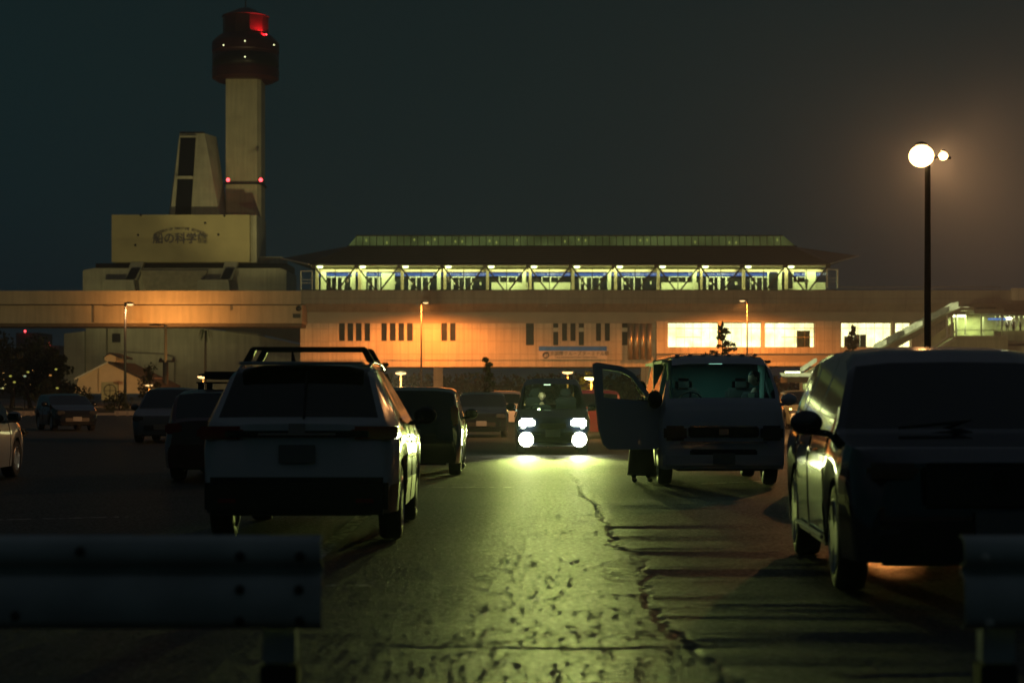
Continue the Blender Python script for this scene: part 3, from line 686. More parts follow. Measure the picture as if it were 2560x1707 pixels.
# ground level canopy and glazed lobby
lo = empty('entrance_lobby', (PX(2020, LD), LD-6, 0), 'ground level glazed lobby under a low canopy of pale lit panels', 'lobby')
GD = -8.0
lq(1940, 2200, 943.5, 957, GD-1, GD+4).build('canopy_beam', mat('canopy_beam_dark', (.13, .12, .08), .6), lo)
for k in range(8):
    x = 1936+k*18.5; q = [l3(x, 943, GD-1), l3(x+16.5, 943, GD-1), l3(x+14, 935, GD), l3(x-2, 935, GD)]
    MB().prism(q, (0, 3, .1)).build('canopy_pane', glow('canopy_pane_bright', (.75, .8, .35), .6), lo)
mb = MB()
for x0, x1 in ((1942, 1978), (2008, 2028)): lq(x0, x1, 930, 934, GD+1, GD+1.2, mb)
mb.build('strip_lamp', glow('landing_tube', (.95, 1, .55), 1.6), lo)
for k in range(2):
    a = l3(1988+k*19, 930-k*13, GD+2); b = l3(2003+k*19, 919-k*12, GD+2)
    mb = MB(); mb.hull([a, b, b+Vector((0, 0, .45)), a+Vector((0, 0, .45))], [p+Vector((0, 2, 0)) for p in (a, b, b+Vector((0, 0, .45)), a+Vector((0, 0, .45)))]); mb.build('stair_canopy_pane', glow('canopy_pane_bright', (.75, .8, .35), .6), lo)
MB().prism([l3(1995, 933, GD+2), l3(2032, 912, GD+2), l3(2032, 919, GD+2), l3(2008, 933, GD+2)], (0, 2, 0)).build('stair_beam', mat('canopy_beam', (.30, .29, .20), .6), lo)
lq(1982, 2110, 958, 1010, GD+2.5, GD+2.8).build('lobby_wall', mat('lobby_wall', (.55, .54, .40), .6, var=.25, vs=.6), lo)
mb = MB()
for x in (1981, 2014, 2050, 2084): lq(x-1, x+1, 958, 1010, GD-.2, GD, mb)
mb.build('lobby_frame', mat('lobby_frame', (.05, .05, .04), .5), lo)
lq(1982, 2110, 959, 1008, GD-.12, GD-.1).build('lobby_glazing', glass('clear_glass'), lo)
mb = MB(); lq(1985, 1991, 960, 1008, GD+2.1, GD+2.3, mb); lq(1994, 2001, 960, 1008, GD+2.1, GD+2.3, mb); mb.build('lobby_curtain', cream, lo)
MB().box(PX(1973, LD), PX(1978, LD), LD+GD-1, LD+GD-.6, 0, PZ(957, LD)).build('post', cream_w, lo)
area((PX(2040, LD), LD+GD+1, PZ(958.5, LD)), (0, 0, 0), 5, 2, 170, FLUO, 'lobby_light', lo)

# ------------------------------------------------------------------ street lamps
def lantern(name, px, py, D, label, side=1, power=0, arm=.9, group='slim lamp posts before the station', r=.10, col=SODIUM, em=3.0, depth=0):
    b = Vector((PX(px, D), D, 0)); z = PZ(py, D)
    t = empty(name, b, label, 'street lamp', group)
    MB().tube(b, b+Vector((0, 0, z)), r*1.25, r*.75, 10).tube(b, b+Vector((0, 0, .35)), r*2, r*2, 10).build('pole', pole_paint, t)
    e = b+Vector((side*arm, depth, z-.15))
    MB().tube(b+Vector((0, 0, z-.05)), e+Vector((0, 0, .15)), r*.5, r*.5, 8).build('arm', pole_paint, t)
    h = MB().lathe([(.12, .18), (.30, .12), (.40, .0), (.36, -.02)], e, 16).build('lamp_hood', pole_paint, t)
    MB().lathe([(.34, -.01), (.30, -.10), (.12, -.16)], e, 16).build('lamp_glass', glow('sodium_glass_%g' % em, (1, .62, .25), em), h)
    if power: spot(e+Vector((0, 0, -.22)), e+Vector((0, 0, -5)), power, col, 172, .35, .12, 'lamp_light', t)
    return t
lantern('lamp_post', 1053, 753, 232, 'slim lamp post in front of the orange-glowing wall, left of the blue sign', 1, 20000, .55, col=(1, .25, .035), em=2.2)
lantern('lamp_post', 1868, 748, 231, 'slim lamp post before the brightly lit yellow windows', -1, 15000, .6, col=(1, .27, .04), em=2.2)
lantern('lamp_post', 313, 756, 190, 'slim lamp post in front of the gabled house and viaduct', 1, 1100, .5, col=(1, .5, .2), r=.13, em=2.2)
def park_lamp(px, py, D, label, power, em, yellow=False, r=.06):
    b = Vector((PX(px, D), D, 0)); z = PZ(py, D); t = empty('park_lamp', b, label, 'lamp', 'low garden lamps')
    MB().tube(b, b+Vector((0, 0, z)), r, r, 10).build('pole', mat('lamp_pole_tan', (.5, .36, .2), .5), t)
    MB().lathe([(.05, .22), (.35, .16), (.46, .02)], b+Vector((0, 0, z)), 16).build('lamp_hood', pole_paint, t)
    MB().lathe([(.44, .01), (.38, -.10), (.1, -.16)], b+Vector((0, 0, z)), 16).build('lamp_glass', glow('park_glass_%g' % em, (1, .75, .2) if yellow else (1, .6, .22), em), t)
    if power: point(b+Vector((0, 0, z-.35)), power, SODIUM, .15, 'lamp_light', t)
park_lamp(1002, 932, 150, 'low round-headed lamp left of the palm-like tree, beyond the black car', 260, 3.0)
park_lamp(1419, 930, 150, 'low round-headed lamp right behind the car with lit headlights', 260, 3.0)
park_lamp(508, 941, 140, 'low round-headed lamp behind the car with a roof box', 200, 3.0)
park_lamp(372, 962, 203, 'unseen low lamp added behind the little tree to light the gabled house', 1500, 2.0)  # unseen lamp, added to brighten the gabled house
park_lamp(1478, 944, 120, 'yellow glowing lamp half wrapped in leaves beside the open van door', 300, 14, True)
# lamp behind the viaduct that warms its face: its lit pole with a signal crossbar
b = Vector((PX(414, 222), 222, 0)); t = empty('viaduct_lamp', b, 'orange-lit pole with a small crossbar standing just before the viaduct', 'lamp post')
MB().tube(b, b+Vector((0, 0, PZ(812, 222))), .20, .16, 10).build('pole', mat('lamp_pole_tan', (.5, .36, .2), .5), t)
MB().tube(b+Vector((-.8, 0, PZ(903, 222))), b+Vector((1.0, 0, PZ(903, 222))), .14, .14, 8).tube(b, b+Vector((0, 0, PZ(905, 222))), .34, .34, 10).build('crossbar', pole_paint, t)
mb = MB(); mb.ball(b+Vector((-.55, -.1, PZ(899, 222))), .2); mb.ball(b+Vector((.95, -.1, PZ(899, 222))), .2); mb.build('signal_head', dark_metal, t)
hd_ = MB().cbox(b+Vector((-1.7, 2.5, PZ(812, 222)+.1)), (1.3, .5, .2)).bar(b+Vector((0, 0, PZ(812, 222))), b+Vector((-1.6, 2.5, PZ(812, 222)+.12)), .1).build('lamp_head', pole_paint, t)
spot(b+Vector((-1.8, 5.0, PZ(812, 222)-.4)), b+Vector((-1.8, 12.2, PZ(795, 222)+1.0)), 5000, SODIUM, 150, .8, .1, 'lamp_light', t)
# tall mast lamp with twin heads
MDP = 50.0; b = Vector((PX(2319, MDP), MDP, 0)); zt = PZ(388, MDP)
t = empty('mast_lamp', b, 'tall dark mast with blazing orange twin-headed floodlamp at right', 'street lamp')
MB().tube(b, b+Vector((0, 0, zt-.1)), .105, .075, 14).tube(b, b+Vector((0, 0, .4)), .16, .16, 14).build('pole', pole_paint, t, smooth=40)
MB().bar(b+Vector((-.30, 0, zt-.08)), b+Vector((.62, 0, zt-.08)), .06).build('arm', pole_paint, t)
for dx, r_, nm in ((-.17, .34, 'lamp_head'), (.41, .13, 'lamp_head')):
    h = MB().lathe([(.05, r_*1.02), (r_*.45, r_*.92), (r_*.5, r_*.80)], b+Vector((dx, 0, zt)), 20).build(nm, pole_paint, t)
    MB().ball(b+Vector((dx, -.02, zt-.03)), r_*.98, (1, 1, .90), 20, 12).build('lamp_glass', glow('mast_glass', (1, .62, .24), 7), h)
point(b+Vector((0, .6, zt-.25)), 2200, (1, .42, .13), .22, 'lamp_light', t)
spot(b+Vector((.05, .3, zt-.02)), b+Vector((30, 12, zt-8)), 42000, (1, .47, .18), 179, 1.0, .15, 'lamp_light', t)
spot(b+Vector((.05, .45, zt+.02)), b+Vector((6, 40, zt-4)), 34000, (1, .47, .18), 179, .8, .15, 'lamp_light', t)
# unseen floodlights, assumed and added to light the museum and station front
for x, y, d, tgt, pw, sz_, lb in ((120, 985, 302, m3(420, 600), 9500, 60, 'assumed flood lamp, unseen, added to light the museum name block'),
                            (720, 985, 304, m3(612, 330), 24000, 46, 'assumed flood lamp, unseen, added to light the tall tower'),
                            (985, 985, 140, P(1250, 770, 240), 45000, 110, 'unseen flood lamp added behind the black hatchback to light the station front'),
                            (330, 985, 315, m3(480, 900), 900, 120, 'assumed flood lamp, unseen, added to wash the hull below the viaduct')):
    p = Vector((PX(x, d), d, .6)); t = empty('assumed_floodlight', p, lb, 'assumed_floodlight', 'assumed unseen floodlights')
    MB().cbox(p, (.5, .3, .4)).tube(p-Vector((0, 0, .6)), p, .05).build('housing', dark_metal, t)
    spot(p+Vector((0, .25, .3)), tgt, pw, (1, .82, .34), sz_, .6, .15, 'lamp_light', t)


# ------------------------------------------------------------------ vegetation
def leaves(pts, size, seed=0, flat=0):
    rng = np.random.default_rng(seed); n = len(pts); pts = np.array(pts)
    u = rng.normal(size=(n, 3)); u /= np.linalg.norm(u, axis=1)[:, None]
    v = rng.normal(size=(n, 3)); v -= (u*v).sum(1)[:, None]*u; v /= np.linalg.norm(v, axis=1)[:, None]
    s = size*(.6+.8*rng.random((n, 1))); u *= s; v *= s*.55
    co = np.stack([pts-u, pts+v, pts+u, pts-v], 1).reshape(-1, 3)
    return co.tolist(), [(4*i, 4*i+1, 4*i+2, 4*i+3) for i in range(n)]
def foliage(name, pts, size, m, parent, seed=0):
    co, fa = leaves(pts, size, seed); off = base(parent)
    me = bpy.data.meshes.new(name); me.from_pydata([tuple(Vector(c)-off) for c in co], [], fa); me.materials.append(m)
    o = bpy.data.objects.new(name, me); COL.objects.link(o); o.parent = parent; return o
def blob(c, r, n, rng, shell=.5):
    out = []
    for _ in range(n):
        d = rng.normal(size=3); d /= np.linalg.norm(d); q = rng.random()**shell
        out.append((c[0]+d[0]*r[0]*q, c[1]+d[1]*r[1]*q, c[2]+d[2]*r[2]*q))
    return out
def tree(name, label, cat, b, h, w_, n, leaf, m, seed, clumps=9, lo=.3, group=None, trunk=.16):
    b = Vector(b); t = empty(name, b, label, cat, group); rng = np.random.default_rng(seed)
    mb = MB(); prev = b; r = trunk; pts = []
    for k in range(4):
        nx = b+Vector((rng.normal()*.04*h, rng.normal()*.04*h, h*.22*(k+1))); mb.tube(prev, nx, r, r*.72, 8); prev = nx; r *= .72
    for k in range(clumps):
        a = rng.random()*2*PI; zz = lo+(1-lo)*(k+.5)/clumps; q = w_*(.25+.75*math.sin(PI*min(1, (zz-lo)/(1-lo)*.8+.25)))*rng.uniform(.5, 1)
        c = b+Vector((math.cos(a)*q, math.sin(a)*q, h*zz)); s0 = b+Vector((0, 0, h*zz*.6)); mb.tube(s0, c, trunk*.28, trunk*.08, 6)
        rr = w_*rng.uniform(.35, .6); pts += blob(c, (rr, rr, rr*.7), n//clumps, rng)
    mb.build('trunk', bark, t, smooth=40); foliage('crown', pts, leaf, m, t, seed); return t
G1 = 'dark trees at the far left'
for i, (x, h, w_, D, lb) in enumerate(((-30, 6.6, 2.8, 165, 'dark bushy tree cut by the left edge of the photo'),
        (28, 5.6, 2.4, 178, 'dark tree with sky gaps, second from the left edge'), (78, 6.1, 2.4, 172, 'dark tree with its crown just under the viaduct, left of the museum'),
        (118, 5.2, 2.0, 168, 'reddish dark tree just left of the pale museum hull'), (148, 4.4, 1.3, 160, 'small dark tree hugging the corner of the museum hull'))):
    tree('broadleaf_tree', lb, 'tree', (PX(x, D), D, .1), h, w_, 2200, .16, leaf_d, 20+i, 12, .22, G1, .2)
tree('small_tree', 'thin leafy little tree beside the gabled house wall', 'tree', (PX(378, 150), 150, .13), 3.5, 1.0, 700, .10, leaf_m, 40, 9, .3, trunk=.07)
tree('shrub_column', 'dark columnar shrub standing between the two low round lamps', 'shrub', (PX(1213, 125), 125, .13), 3.7, .62, 1500, .09, leaf_d, 41, 10, .12, trunk=.08)
tree('shrub_column', 'dark shrub peeking over the roof corner of the white car with roof bars', 'shrub', (PX(962, 125), 125, .13), 3.4, .45, 700, .09, leaf_d, 42, 8, .12, trunk=.07)
for i, (x, hh, lb) in enumerate(((120, 1.9, 'low reddish bush left of the gabled house'), (215, 1.5, 'low clipped bush in front of the gabled house wall'), (300, 1.2, 'small dark bush below the round cross panel'))):
    tree('low_bush', lb, 'bush', (PX(x, 128), 128, .13), hh, 1.1, 700, .08, leaf_m, 50+i, 8, .1, 'low bushes in the planting bed', .05)
tree('leafy_tree', 'small yellow-green tree lit from within by the lamp beside the van door', 'tree', (PX(1468, 121), 121.5, .13), 2.7, .42, 420, .07, mat('leaf_lit', (.10, .14, .02), .6, var=.4), 60, 6, .55, trunk=.05)
def conifer(px, ytop, D, label, w_, seed):
    b = Vector((PX(px, D), D, .1)); h = PZ(ytop, D); t = empty('young_pine', b, label, 'tree', 'young pines before the lit windows'); rng = np.random.default_rng(seed)
    mb = MB(); mb.tube(b, b+Vector((0, 0, h)), .11, .02, 8); pts = []
    pts += blob(b+Vector((0, 0, h-.12)), (.10, .10, .28), 60, rng)
    for k in range(9):
        z0 = h-.45-k*.47; ln = w_*(.25+.75*min(1, k/4.5))
        for q in range(5):
            z = z0+rng.uniform(-.26, .26)
            a = rng.random()*2*PI; L_ = ln*rng.uniform(.6, 1.1); e = b+Vector((math.cos(a)*L_, math.sin(a)*L_, z+.18*L_))
            mb.tube(b+Vector((0, 0, z)), e, .03, .012, 5)
            for s_ in (.55, .85, 1.05):
                c = (b+Vector((0, 0, z))).lerp(e, s_); pts += blob(c, (.17, .17, .17), 26, rng)
    mb.build('trunk', bark, t); foliage('crown', pts, .085, leaf_d, t, seed)
conifer(1806, 812, 140, 'young pine silhouetted on the big lit windows above the van', 1.15, 3)
conifer(2131, 818, 140, 'slim young pine silhouetted on the lit windows right of the first pine', .62, 4)
# palm in front of the museum
b = Vector((PX(513, 200), 200, .1)); t = empty('palm_tree', b, 'tall thin palm with drooping dead fronds against the museum hull', 'tree'); h = PZ(828, 200)
MB().tube(b, b+Vector((.05, 0, h)), .17, .11, 10).build('trunk', bark, t)
mb = MB(); rng = np.random.default_rng(5)
for k in range(26):
    a = rng.random()*2*PI; el = rng.uniform(-1.2, .5); p = b+Vector((.05, 0, h-.2*rng.random())); d = Vector((math.cos(a)*math.cos(el), math.sin(a)*math.cos(el), math.sin(el)))
    q = p+d*.55; e = q+Vector((d.x*.35, d.y*.35, -.6-.5*rng.random())); wv = d.cross(Vector((0, 0, 1))).normalized()*.06
    mb.poly((p-wv*.4, p+wv*.4, q+wv, q-wv)); mb.poly((q-wv, q+wv, e+wv*.2, e-wv*.2))
mb.build('fronds', leaf_d, t)
# hedge added as a dark backdrop under the station, and the distant town
rng = np.random.default_rng(8); pts = []
for k in range(9000): pts.append((rng.uniform(-24, 75), rng.uniform(296, 300), rng.random()**.6*(3.6+1.0*math.sin(rng.integers(0, 50)))))
hg = empty('backdrop_hedge', (0, 298, 0), 'long dark hedge added as backdrop for the dark gap under the station', 'hedge'); foliage('leaves', pts, .45, mat('hedge_dark', (.012, .016, .010), .8), hg, 9); tag(hg.children[0], kind='stuff')
for i, (x0, x1, yt, lb, red) in enumerate(((-60, 30, 905, 'dim far apartment block low behind the left trees', None), (40, 100, 832, 'dark far tower block with a red beacon above the left trees', 65), (108, 150, 864, 'dark far block with a red beacon nearest the museum', 125))):
    D = 520; t = empty('far_building', (PX((x0+x1)/2, D), D, 0), lb, 'building', 'far town blocks')
    MB().box(PX(x0, D), PX(x1, D), D, D+14, 0, PZ(yt, D)).build('wall', mat('far_wall', (.05, .05, .05), .9), t)
    rr = random.Random(i)
    for k in range(12):
        x = rr.uniform(x0+4, x1-8); y = rr.uniform(max(yt+8, 910), 975)
        MB().box(PX(x, D), PX(x+rr.uniform(3, 7), D), D-.1, D-.02, PZ(y+2.5, D), PZ(y, D)).build('window', glow('far_window_%d' % (k % 3), ((1, .8, .25), (.9, 1, .4), (1, .55, .15))[k % 3], 1.6), t)
    if red: MB().ball((PX(red, D), D-1, PZ(yt-4, D)), .30).tube((PX(red, D), D-1, PZ(yt, D)), (PX(red, D), D-1, PZ(yt-4, D)), .08).build('beacon', glow('red_beacon', (1, .06, .07), 6), t)
for i, (x, y, c, lb) in enumerate(((26, 940, 0, 'leftmost small yellow town lamp glinting between the left trees'), (62, 940, 1, 'whitish town lamp glinting between the left trees'), (36, 955, 0, 'lowest small town lamp between the left trees'),
        (126, 938, 2, 'orange town lamp glinting beside the museum hull'), (140, 923, 0, 'yellow town lamp glinting above the orange one'), (70, 930, 0, 'tiny yellow town lamp above the whitish one'), (143, 970, 0, 'faint lone town lamp low by the museum hull'))):
    D = 156; b = Vector((PX(x, D), D, .1)); t = empty('town_lamp', b, lb, 'lamp', 'small lamps glinting at far left')
    MB().tube(b, (b.x, D, PZ(y, D)), .03).build('pole', pole_paint, t)
    MB().ball((b.x, D, PZ(y, D)), .09, (1.3, 1, .8)).build('lamp_glass', glow('town_%d' % c, ((.9, .85, .15), (.8, 1, .6), (1, .45, .1))[c], .45), t)

# white kerb barriers along the planting bed
for x0, x1, lb in ((33, 85, 'leftmost low white rail barrier on the far kerb'), (129, 170, 'short low white rail barrier left of the small dark hatchback'), (286, 352, 'low white rail barrier below the lamp post by the gabled house'), (-60, 8, 'low white rail barrier behind the silver car at the left edge')):
    D = 119; t = empty('rail_barrier', (PX((x0+x1)/2, D), D, 0), lb, 'barrier', 'low white barriers on the kerb')
    MB().box(PX(x0, D), PX(x1, D), D, D+.15, .06, .32).build('rail', mat('barrier_white', (.6, .58, .5), .6), t, bevel=.02)
    mb = MB()
    for q in (.12, .5, .88): xx = PX(x0+(x1-x0)*q, D); mb.box(xx-.08, xx+.08, D-.03, D+.2, -.02, .3)
    mb.build('foot', concrete, t)

# ------------------------------------------------------------------ guard rails in the foreground
galv = mat('galvanised', (.48, .50, .47), .6, 0, var=.22, vs=3, bump=.15, bs=9)
def guardrail(x0, x1, D, posts, bolts, label, ztop, bc):  # noqa
    t = empty('guard_rail', ((x0+x1)/2, D, 0), label, 'guard rail', 'steel guard rails nearest the camera')
    zb = ztop-.35
    prof = [(.05, 1.0), (.0, .985), (-.03, .93), (-.035, .78), (-.02, .71), (.045, .66), (.045, .60), (-.01, .57), (-.035, .50), (-.04, .12), (-.02, .04), (.03, .0)]
    mb = MB(); A = [(x0, D+y, zb+.35*z) for y, z in prof]; B = [(x1, D+y, zb+.35*z) for y, z in prof]
    for i in range(len(prof)-1): mb.poly((A[i], A[i+1], B[i+1], B[i]))
    be = mb.build('beam', galv, t, smooth=55, shell=.004)
    for x, z in bolts: MB().lathe([(.004, -.022), (.016, -.018), (.020, .0)], (x, D-.030, z), 12, 'Y').build('bolt', bc, be)
    for x in posts:
        MB().box(x-.062, x+.062, D+.055, D+.16, .36, zb+.34).build('post', galv, t, bevel=.008)
        MB().box(x-.07, x+.07, D+.05, D+.18, -.3, .358).build('post_shadow_foot', rubber, t, bevel=.008)  # black lower post stands in for the shadow below the rail
    return t
gx = lambda x: PX(x, 7.05); gz = lambda y: PZ(y, 7.05)
guardrail(-6.0, gx(805), 7.05, [gx(692), gx(692)-2, gx(692)-4], [(gx(x), gz(y)) for x, y in ((603, 1388), (752, 1388), (603, 1470), (750, 1470), (602, 1548), (752, 1548), (45, 1535), (205, 1376))], 'grey steel guard rail crossing the lower left foreground', .848, blackp)
guardrail(gx(2407), 4.6, 7.05, [gx(2508), gx(2508)+2], [(gx(x), gz(y)) for x, y in ((2458, 1393), (2468, 1555))], 'grey steel guard rail end at the lower right corner', .848, mat('bolt_pale', (.6, .58, .5), .5))

# ------------------------------------------------------------------ cars
def interp(tab, y):
    if y <= tab[0][0]: return tab[0][1]
    for (a, b), (c, d) in zip(tab, tab[1:]):
        if y <= c: return b+(d-b)*(y-a)/(c-a) if c > a else d
    return tab[-1][1]
def wheel(root, x, y, r, side, spokes=5, width=.21, rimf=.66):
    w_ = width/2; p = (x-side*w_, y, r)
    whl = MB().lathe([(r*rimf, -w_), (r*.80, -w_*1.02), (r*.95, -w_*.92), (r, -w_*.6), (r, w_*.6), (r*.95, w_*.92), (r*.80, w_*1.02), (r*rimf, w_)], p, 36, 'X', True).build('wheel', rubber, root, local=True)
    mb = MB(); q = r*rimf
    mb.lathe([(q+.004, side*w_*.98), (q-.012, side*w_*1.06), (q-.028, side*w_*.85), (q-.03, -side*w_*.8), (q+.002, -side*w_*.8)], p, 36, 'X')
    for k in range(spokes):
        a = 2*PI*k/spokes+.3
        for da in (-.10, .10):
            c0 = Vector((p[0]+side*w_*.80, p[1]+math.cos(a)*.05, p[2]+math.sin(a)*.05)); c1 = Vector((p[0]+side*w_*.90, p[1]+math.cos(a+da)*(q-.02), p[2]+math.sin(a+da)*(q-.02)))
            mb.bar(c0, c1, .028, .035)
    mb.lathe([(.065, side*w_*.70), (.065, side*w_*.93), (.02, side*w_*.98)], p, 16, 'X')
    mb.lathe([(q-.05, -side*w_*.2), (.02, -side*w_*.2)], p, 20, 'X')
    mb.build('rim', alloy, whl, smooth=35, local=True)
    return whl

def car(name, label, L, W, top, belt, hw, side_win, ws, rw, wheels, r, paint, lean=.24, sill=.24, clad=0, glassm=None, lamps=True, cat='car', group='parked cars', spokes=5, wgap=.045, rimf=.66, mirror=None, lights=None, bumper_dark=False, glass_side=None, skipdoor=False, roof_crown=.02):
    root = empty(name, (0, 0, 0), label, cat, group); glassm = glassm or dglass
    ys = set([0, L]); n = int(L/.11)
    for k in range(n+1): ys.add(L*k/n)
    for t_ in (top, belt, hw): ys |= set(a for a, b in t_)
    for a, b in side_win: ys |= {a, b}
    ys |= set(ws)|set(rw)
    for wy in wheels:
        R_ = r+wgap
        for k in range(17): ys.add(wy-R_*math.cos(PI*k/16))
    ys = sorted(y for y in ys if 0 <= y <= L); f = [ys[0]]
    keep = set(a for t_ in (top, belt, hw) for a, b in t_)|set(ws)|set(rw)|set(v for p in side_win for v in p)|{0, L}
    for y in ys[1:]:
        if y-f[-1] < .018 and y not in keep: continue
        if y-f[-1] < 1e-4: continue
        f.append(y)
    ys = f; secs = []
    for y in ys:
        t_ = interp(top, y); b = min(interp(belt, y), t_-.005); w_ = interp(hw, y); zl = sill+(.10 if y < .25 or y > L-.25 else 0)*0
        R_ = r+wgap
        for wy in wheels:
            if abs(y-wy) < R_: zl = max(zl, r+math.sqrt(R_*R_-(y-wy)**2))
        zl = min(zl, b-.06); wt = w_-.035-lean*(t_-b)
        secs.append([(w_-.16, zl+.01), (w_-.02, zl), (w_, zl+.32*(b-zl)), (w_+.006, zl+.72*(b-zl)), (w_-.035, b), (wt, b+(t_-b)*.88), (wt-.06, b+(t_-b)*.975), (wt*.60, t_+.7*roof_crown*min(1, (t_-b)/.4)), (0, t_+roof_crown*min(1, (t_-b)/.4))])
    groups = {'body': [], 'windshield': [], 'rear_window': []}
    for i in range(len(ys)-1):
        y0, y1 = ys[i], ys[i+1]; ym = (y0+y1)/2
        for s in (-1, 1):
            for j in range(8):
                q = [(s*secs[i][j][0], y0, secs[i][j][1]), (s*secs[i][j+1][0], y0, secs[i][j+1][1]), (s*secs[i+1][j+1][0], y1, secs[i+1][j+1][1]), (s*secs[i+1][j][0], y1, secs[i+1][j][1])]
                key = 'body'
                if j in (6, 7) and ws[0] < ym < ws[1]: key = 'windshield'
                elif j in (6, 7) and rw[0] < ym < rw[1]: key = 'rear_window'
                elif j == 4:
                    for k, (a, b) in enumerate(side_win):
                        if a < ym < b: key = ('side_window', s, k)
                if skipdoor and j in range(1, 6) and s == -1 and skipdoor[0] < ym < skipdoor[1] : continue
                groups.setdefault(key, []).append((q, j))
    def mk(key, m, nm):
        mb = MB(); idx = []
        for q, j in groups[key]:
            try: f_ = mb.b.faces.new([mb.b.verts.new(p) for p in q])
            except ValueError: continue
            if key == 'body' and clad and j < (2 if clad == 1 else 1): f_.material_index = 1
        if key == 'body':
            for i in (0, len(ys)-1):
                pts = [(x, ys[i], z) for x, z in secs[i]]+[(-x, ys[i], z) for x, z in secs[i][-2::-1]]
                if pts[0][0] > 0: mb.b.faces.new([mb.b.verts.new(p) for p in pts])
        o = mb.build(nm, m, root, smooth=38, local=True); return o
    body = mk('body', [paint, blackp], 'body')
    if groups['windshield']: mk('windshield', glassm, 'windshield')
    if groups['rear_window']: mk('rear_window', glassm, 'rear_window')
    for k in groups:
        if isinstance(k, tuple): mk(k, glass_side or glassm, 'side_window')
    wx = W/2-.03
    MB().box(-wx+.24, wx-.24, .18, L-.18, sill-.03, sill+.34).build('underbody', blackp, root, local=True)
    for wy in wheels:
        for s in (-1, 1): wheel(root, s*wx, wy, r, s, spokes, rimf=rimf)
    # panel gaps
    gy = sorted(set([side_win[0][0]-.02]+[b+.04 for a, b in side_win[:2]])) if side_win else []
    for y in gy:
        i = min(range(len(ys)), key=lambda k: abs(ys[k]-y)); sc_ = secs[i]
        for s in (-1, 1):
            if skipdoor and s == -1 and y < 1.4: continue
            mb = MB()
            for j in (1, 2, 3): mb.bar((s*(sc_[j][0]+.001), ys[i], sc_[j][1]), (s*(sc_[j+1][0]+.001), ys[i], sc_[j+1][1]), .007, .010)
            mb.build('panel_gap', blackp, body, local=True)
    # side details
    if side_win:
        for a, b in side_win[:2]:
            for s in (-1, 1):
                y = (b-.22) ; bz = interp(belt, y)-.13; ww = interp(hw, y)
                if skipdoor and s == -1: continue
                MB().cbox((s*(ww+.012), y, bz), (.03, .17, .028)).build('door_handle', chrome, root, bevel=.008, local=True)
    my = mirror or (side_win[0][0]+.12 if side_win else 1.2); bz = interp(belt, my)
    for s in (-1, 1):
        if skipdoor and s == -1: continue
        mz = bz+.10; x = s*(W/2+.10)
        m_ = MB().ball((x, my, mz), .13, (.95, .55, .72), 14, 10).bar((x, my, mz-.06), (s*(W/2-.06), my+.02, bz+.02), .05).build('wing_mirror', paint if clad != 1 else blackp, root, local=True)
        MB().cbox((x, my+.068, mz), (.16, .008, .11)).build('mirror_glass', dglass, m_, bevel=.003, local=True)
    return root, body

def fit(root, name, c, d, m, bevel=.01, parent=None):
    return MB().cbox(c, d).build(name, m, parent or root, bevel=bevel, local=True)
def place(root, x, y, rot=0):
    root.location = (x, y, 0); root.rotation_euler = (0, 0, R(rot)); return root

white_p = mat('white_paint', (.56, .55, .54), .18, coat=1, var=.04)
black_p = mat('black_paint', (.008, .009, .012), .10, coat=1, var=.1)
navy_p = mat('navy_paint', (.008, .013, .028), .10, 0, coat=1, var=.1)
silver_p = mat('silver_paint', (.55, .50, .44), .32, .35, coat=1, var=.05)
grey_p = mat('grey_paint', (.10, .11, .12), .3, .4, coat=1, var=.1)
red_p = mat('maroon_paint', (.09, .012, .012), .3, .2, coat=1)
van_p = mat('van_white', (.52, .53, .56), .35, coat=.8, var=.06)
olive_p = mat('pale_olive_paint', (.30, .30, .16), .35, coat=.8, var=.06)

# --- white SUV with roof bars, seen from behind
r_, bd = car('parked_suv', 'white sport utility car seen from behind, roof bars and rails, nearest on the left', 4.6, 1.855,
    [(0, .62), (.06, .86), (.4, .98), (1.1, 1.10), (1.25, 1.13), (2.0, 1.60), (2.5, 1.675), (3.5, 1.675), (4.05, 1.63), (4.18, 1.58), (4.50, 1.14), (4.55, 1.10), (4.57, .72), (4.6, .64)],
    [(0, .60), (.4, .93), (1.2, 1.04), (3.2, 1.10), (4.0, 1.15), (4.5, 1.10), (4.6, .62)],
    [(0, .68), (.15, .82), (.5, .91), (1.2, .925), (3.4, .925), (4.2, .90), (4.48, .85), (4.6, .80)],
    [(1.55, 2.42), (2.50, 3.28), (3.36, 3.80)], (1.25, 2.0), (4.05, 4.48), (.95, 3.64), .36, white_p, lean=.44, sill=.30, clad=1, spokes=5, rimf=.68)
fit(r_, 'rear_bumper', (0, 4.60, .46), (1.66, .16, .34), blackp, .05)
fit(r_, 'tailgate_trim', (0, 4.60, 1.02), (1.3, .03, .06), blackp)
fit(r_, 'licence_plate', (0, 4.60, .84), (.33, .02, .165), plate_m, .004)
for s in (-1, 1):
    tl = fit(r_, 'tail_lamp', (s*.70, 4.53, 1.03), (.42, .14, .12), redlens, .03)
    MB().cbox((s*.885, 4.30, 1.03), (.05, .34, .11)).build('tail_lamp_wrap', redlens, tl, bevel=.015, local=True)
    fit(r_, 'bumper_reflector', (s*.62, 4.69, .42), (.16, .015, .04), redlens, .004)
    mb = MB(); pr = None
    for k in range(12):
        y = 1.95+2.15*k/11; z = interp([(0, 1.60), (2.5, 1.655), (3.5, 1.655), (4.1, 1.60)], y)+.045*math.sin(PI*k/11)**.4-.01; p = Vector((s*.60, y, z))
        if pr: mb.tube(pr, p, .018, n=8)
        pr = p
    mb.build('roof_rail', chrome, r_, local=True)
mb = MB(); mb.box(-.35, .35, 4.60, 4.62, 1.01, 1.03); mb.build('handle_strip', chrome, r_, local=True)
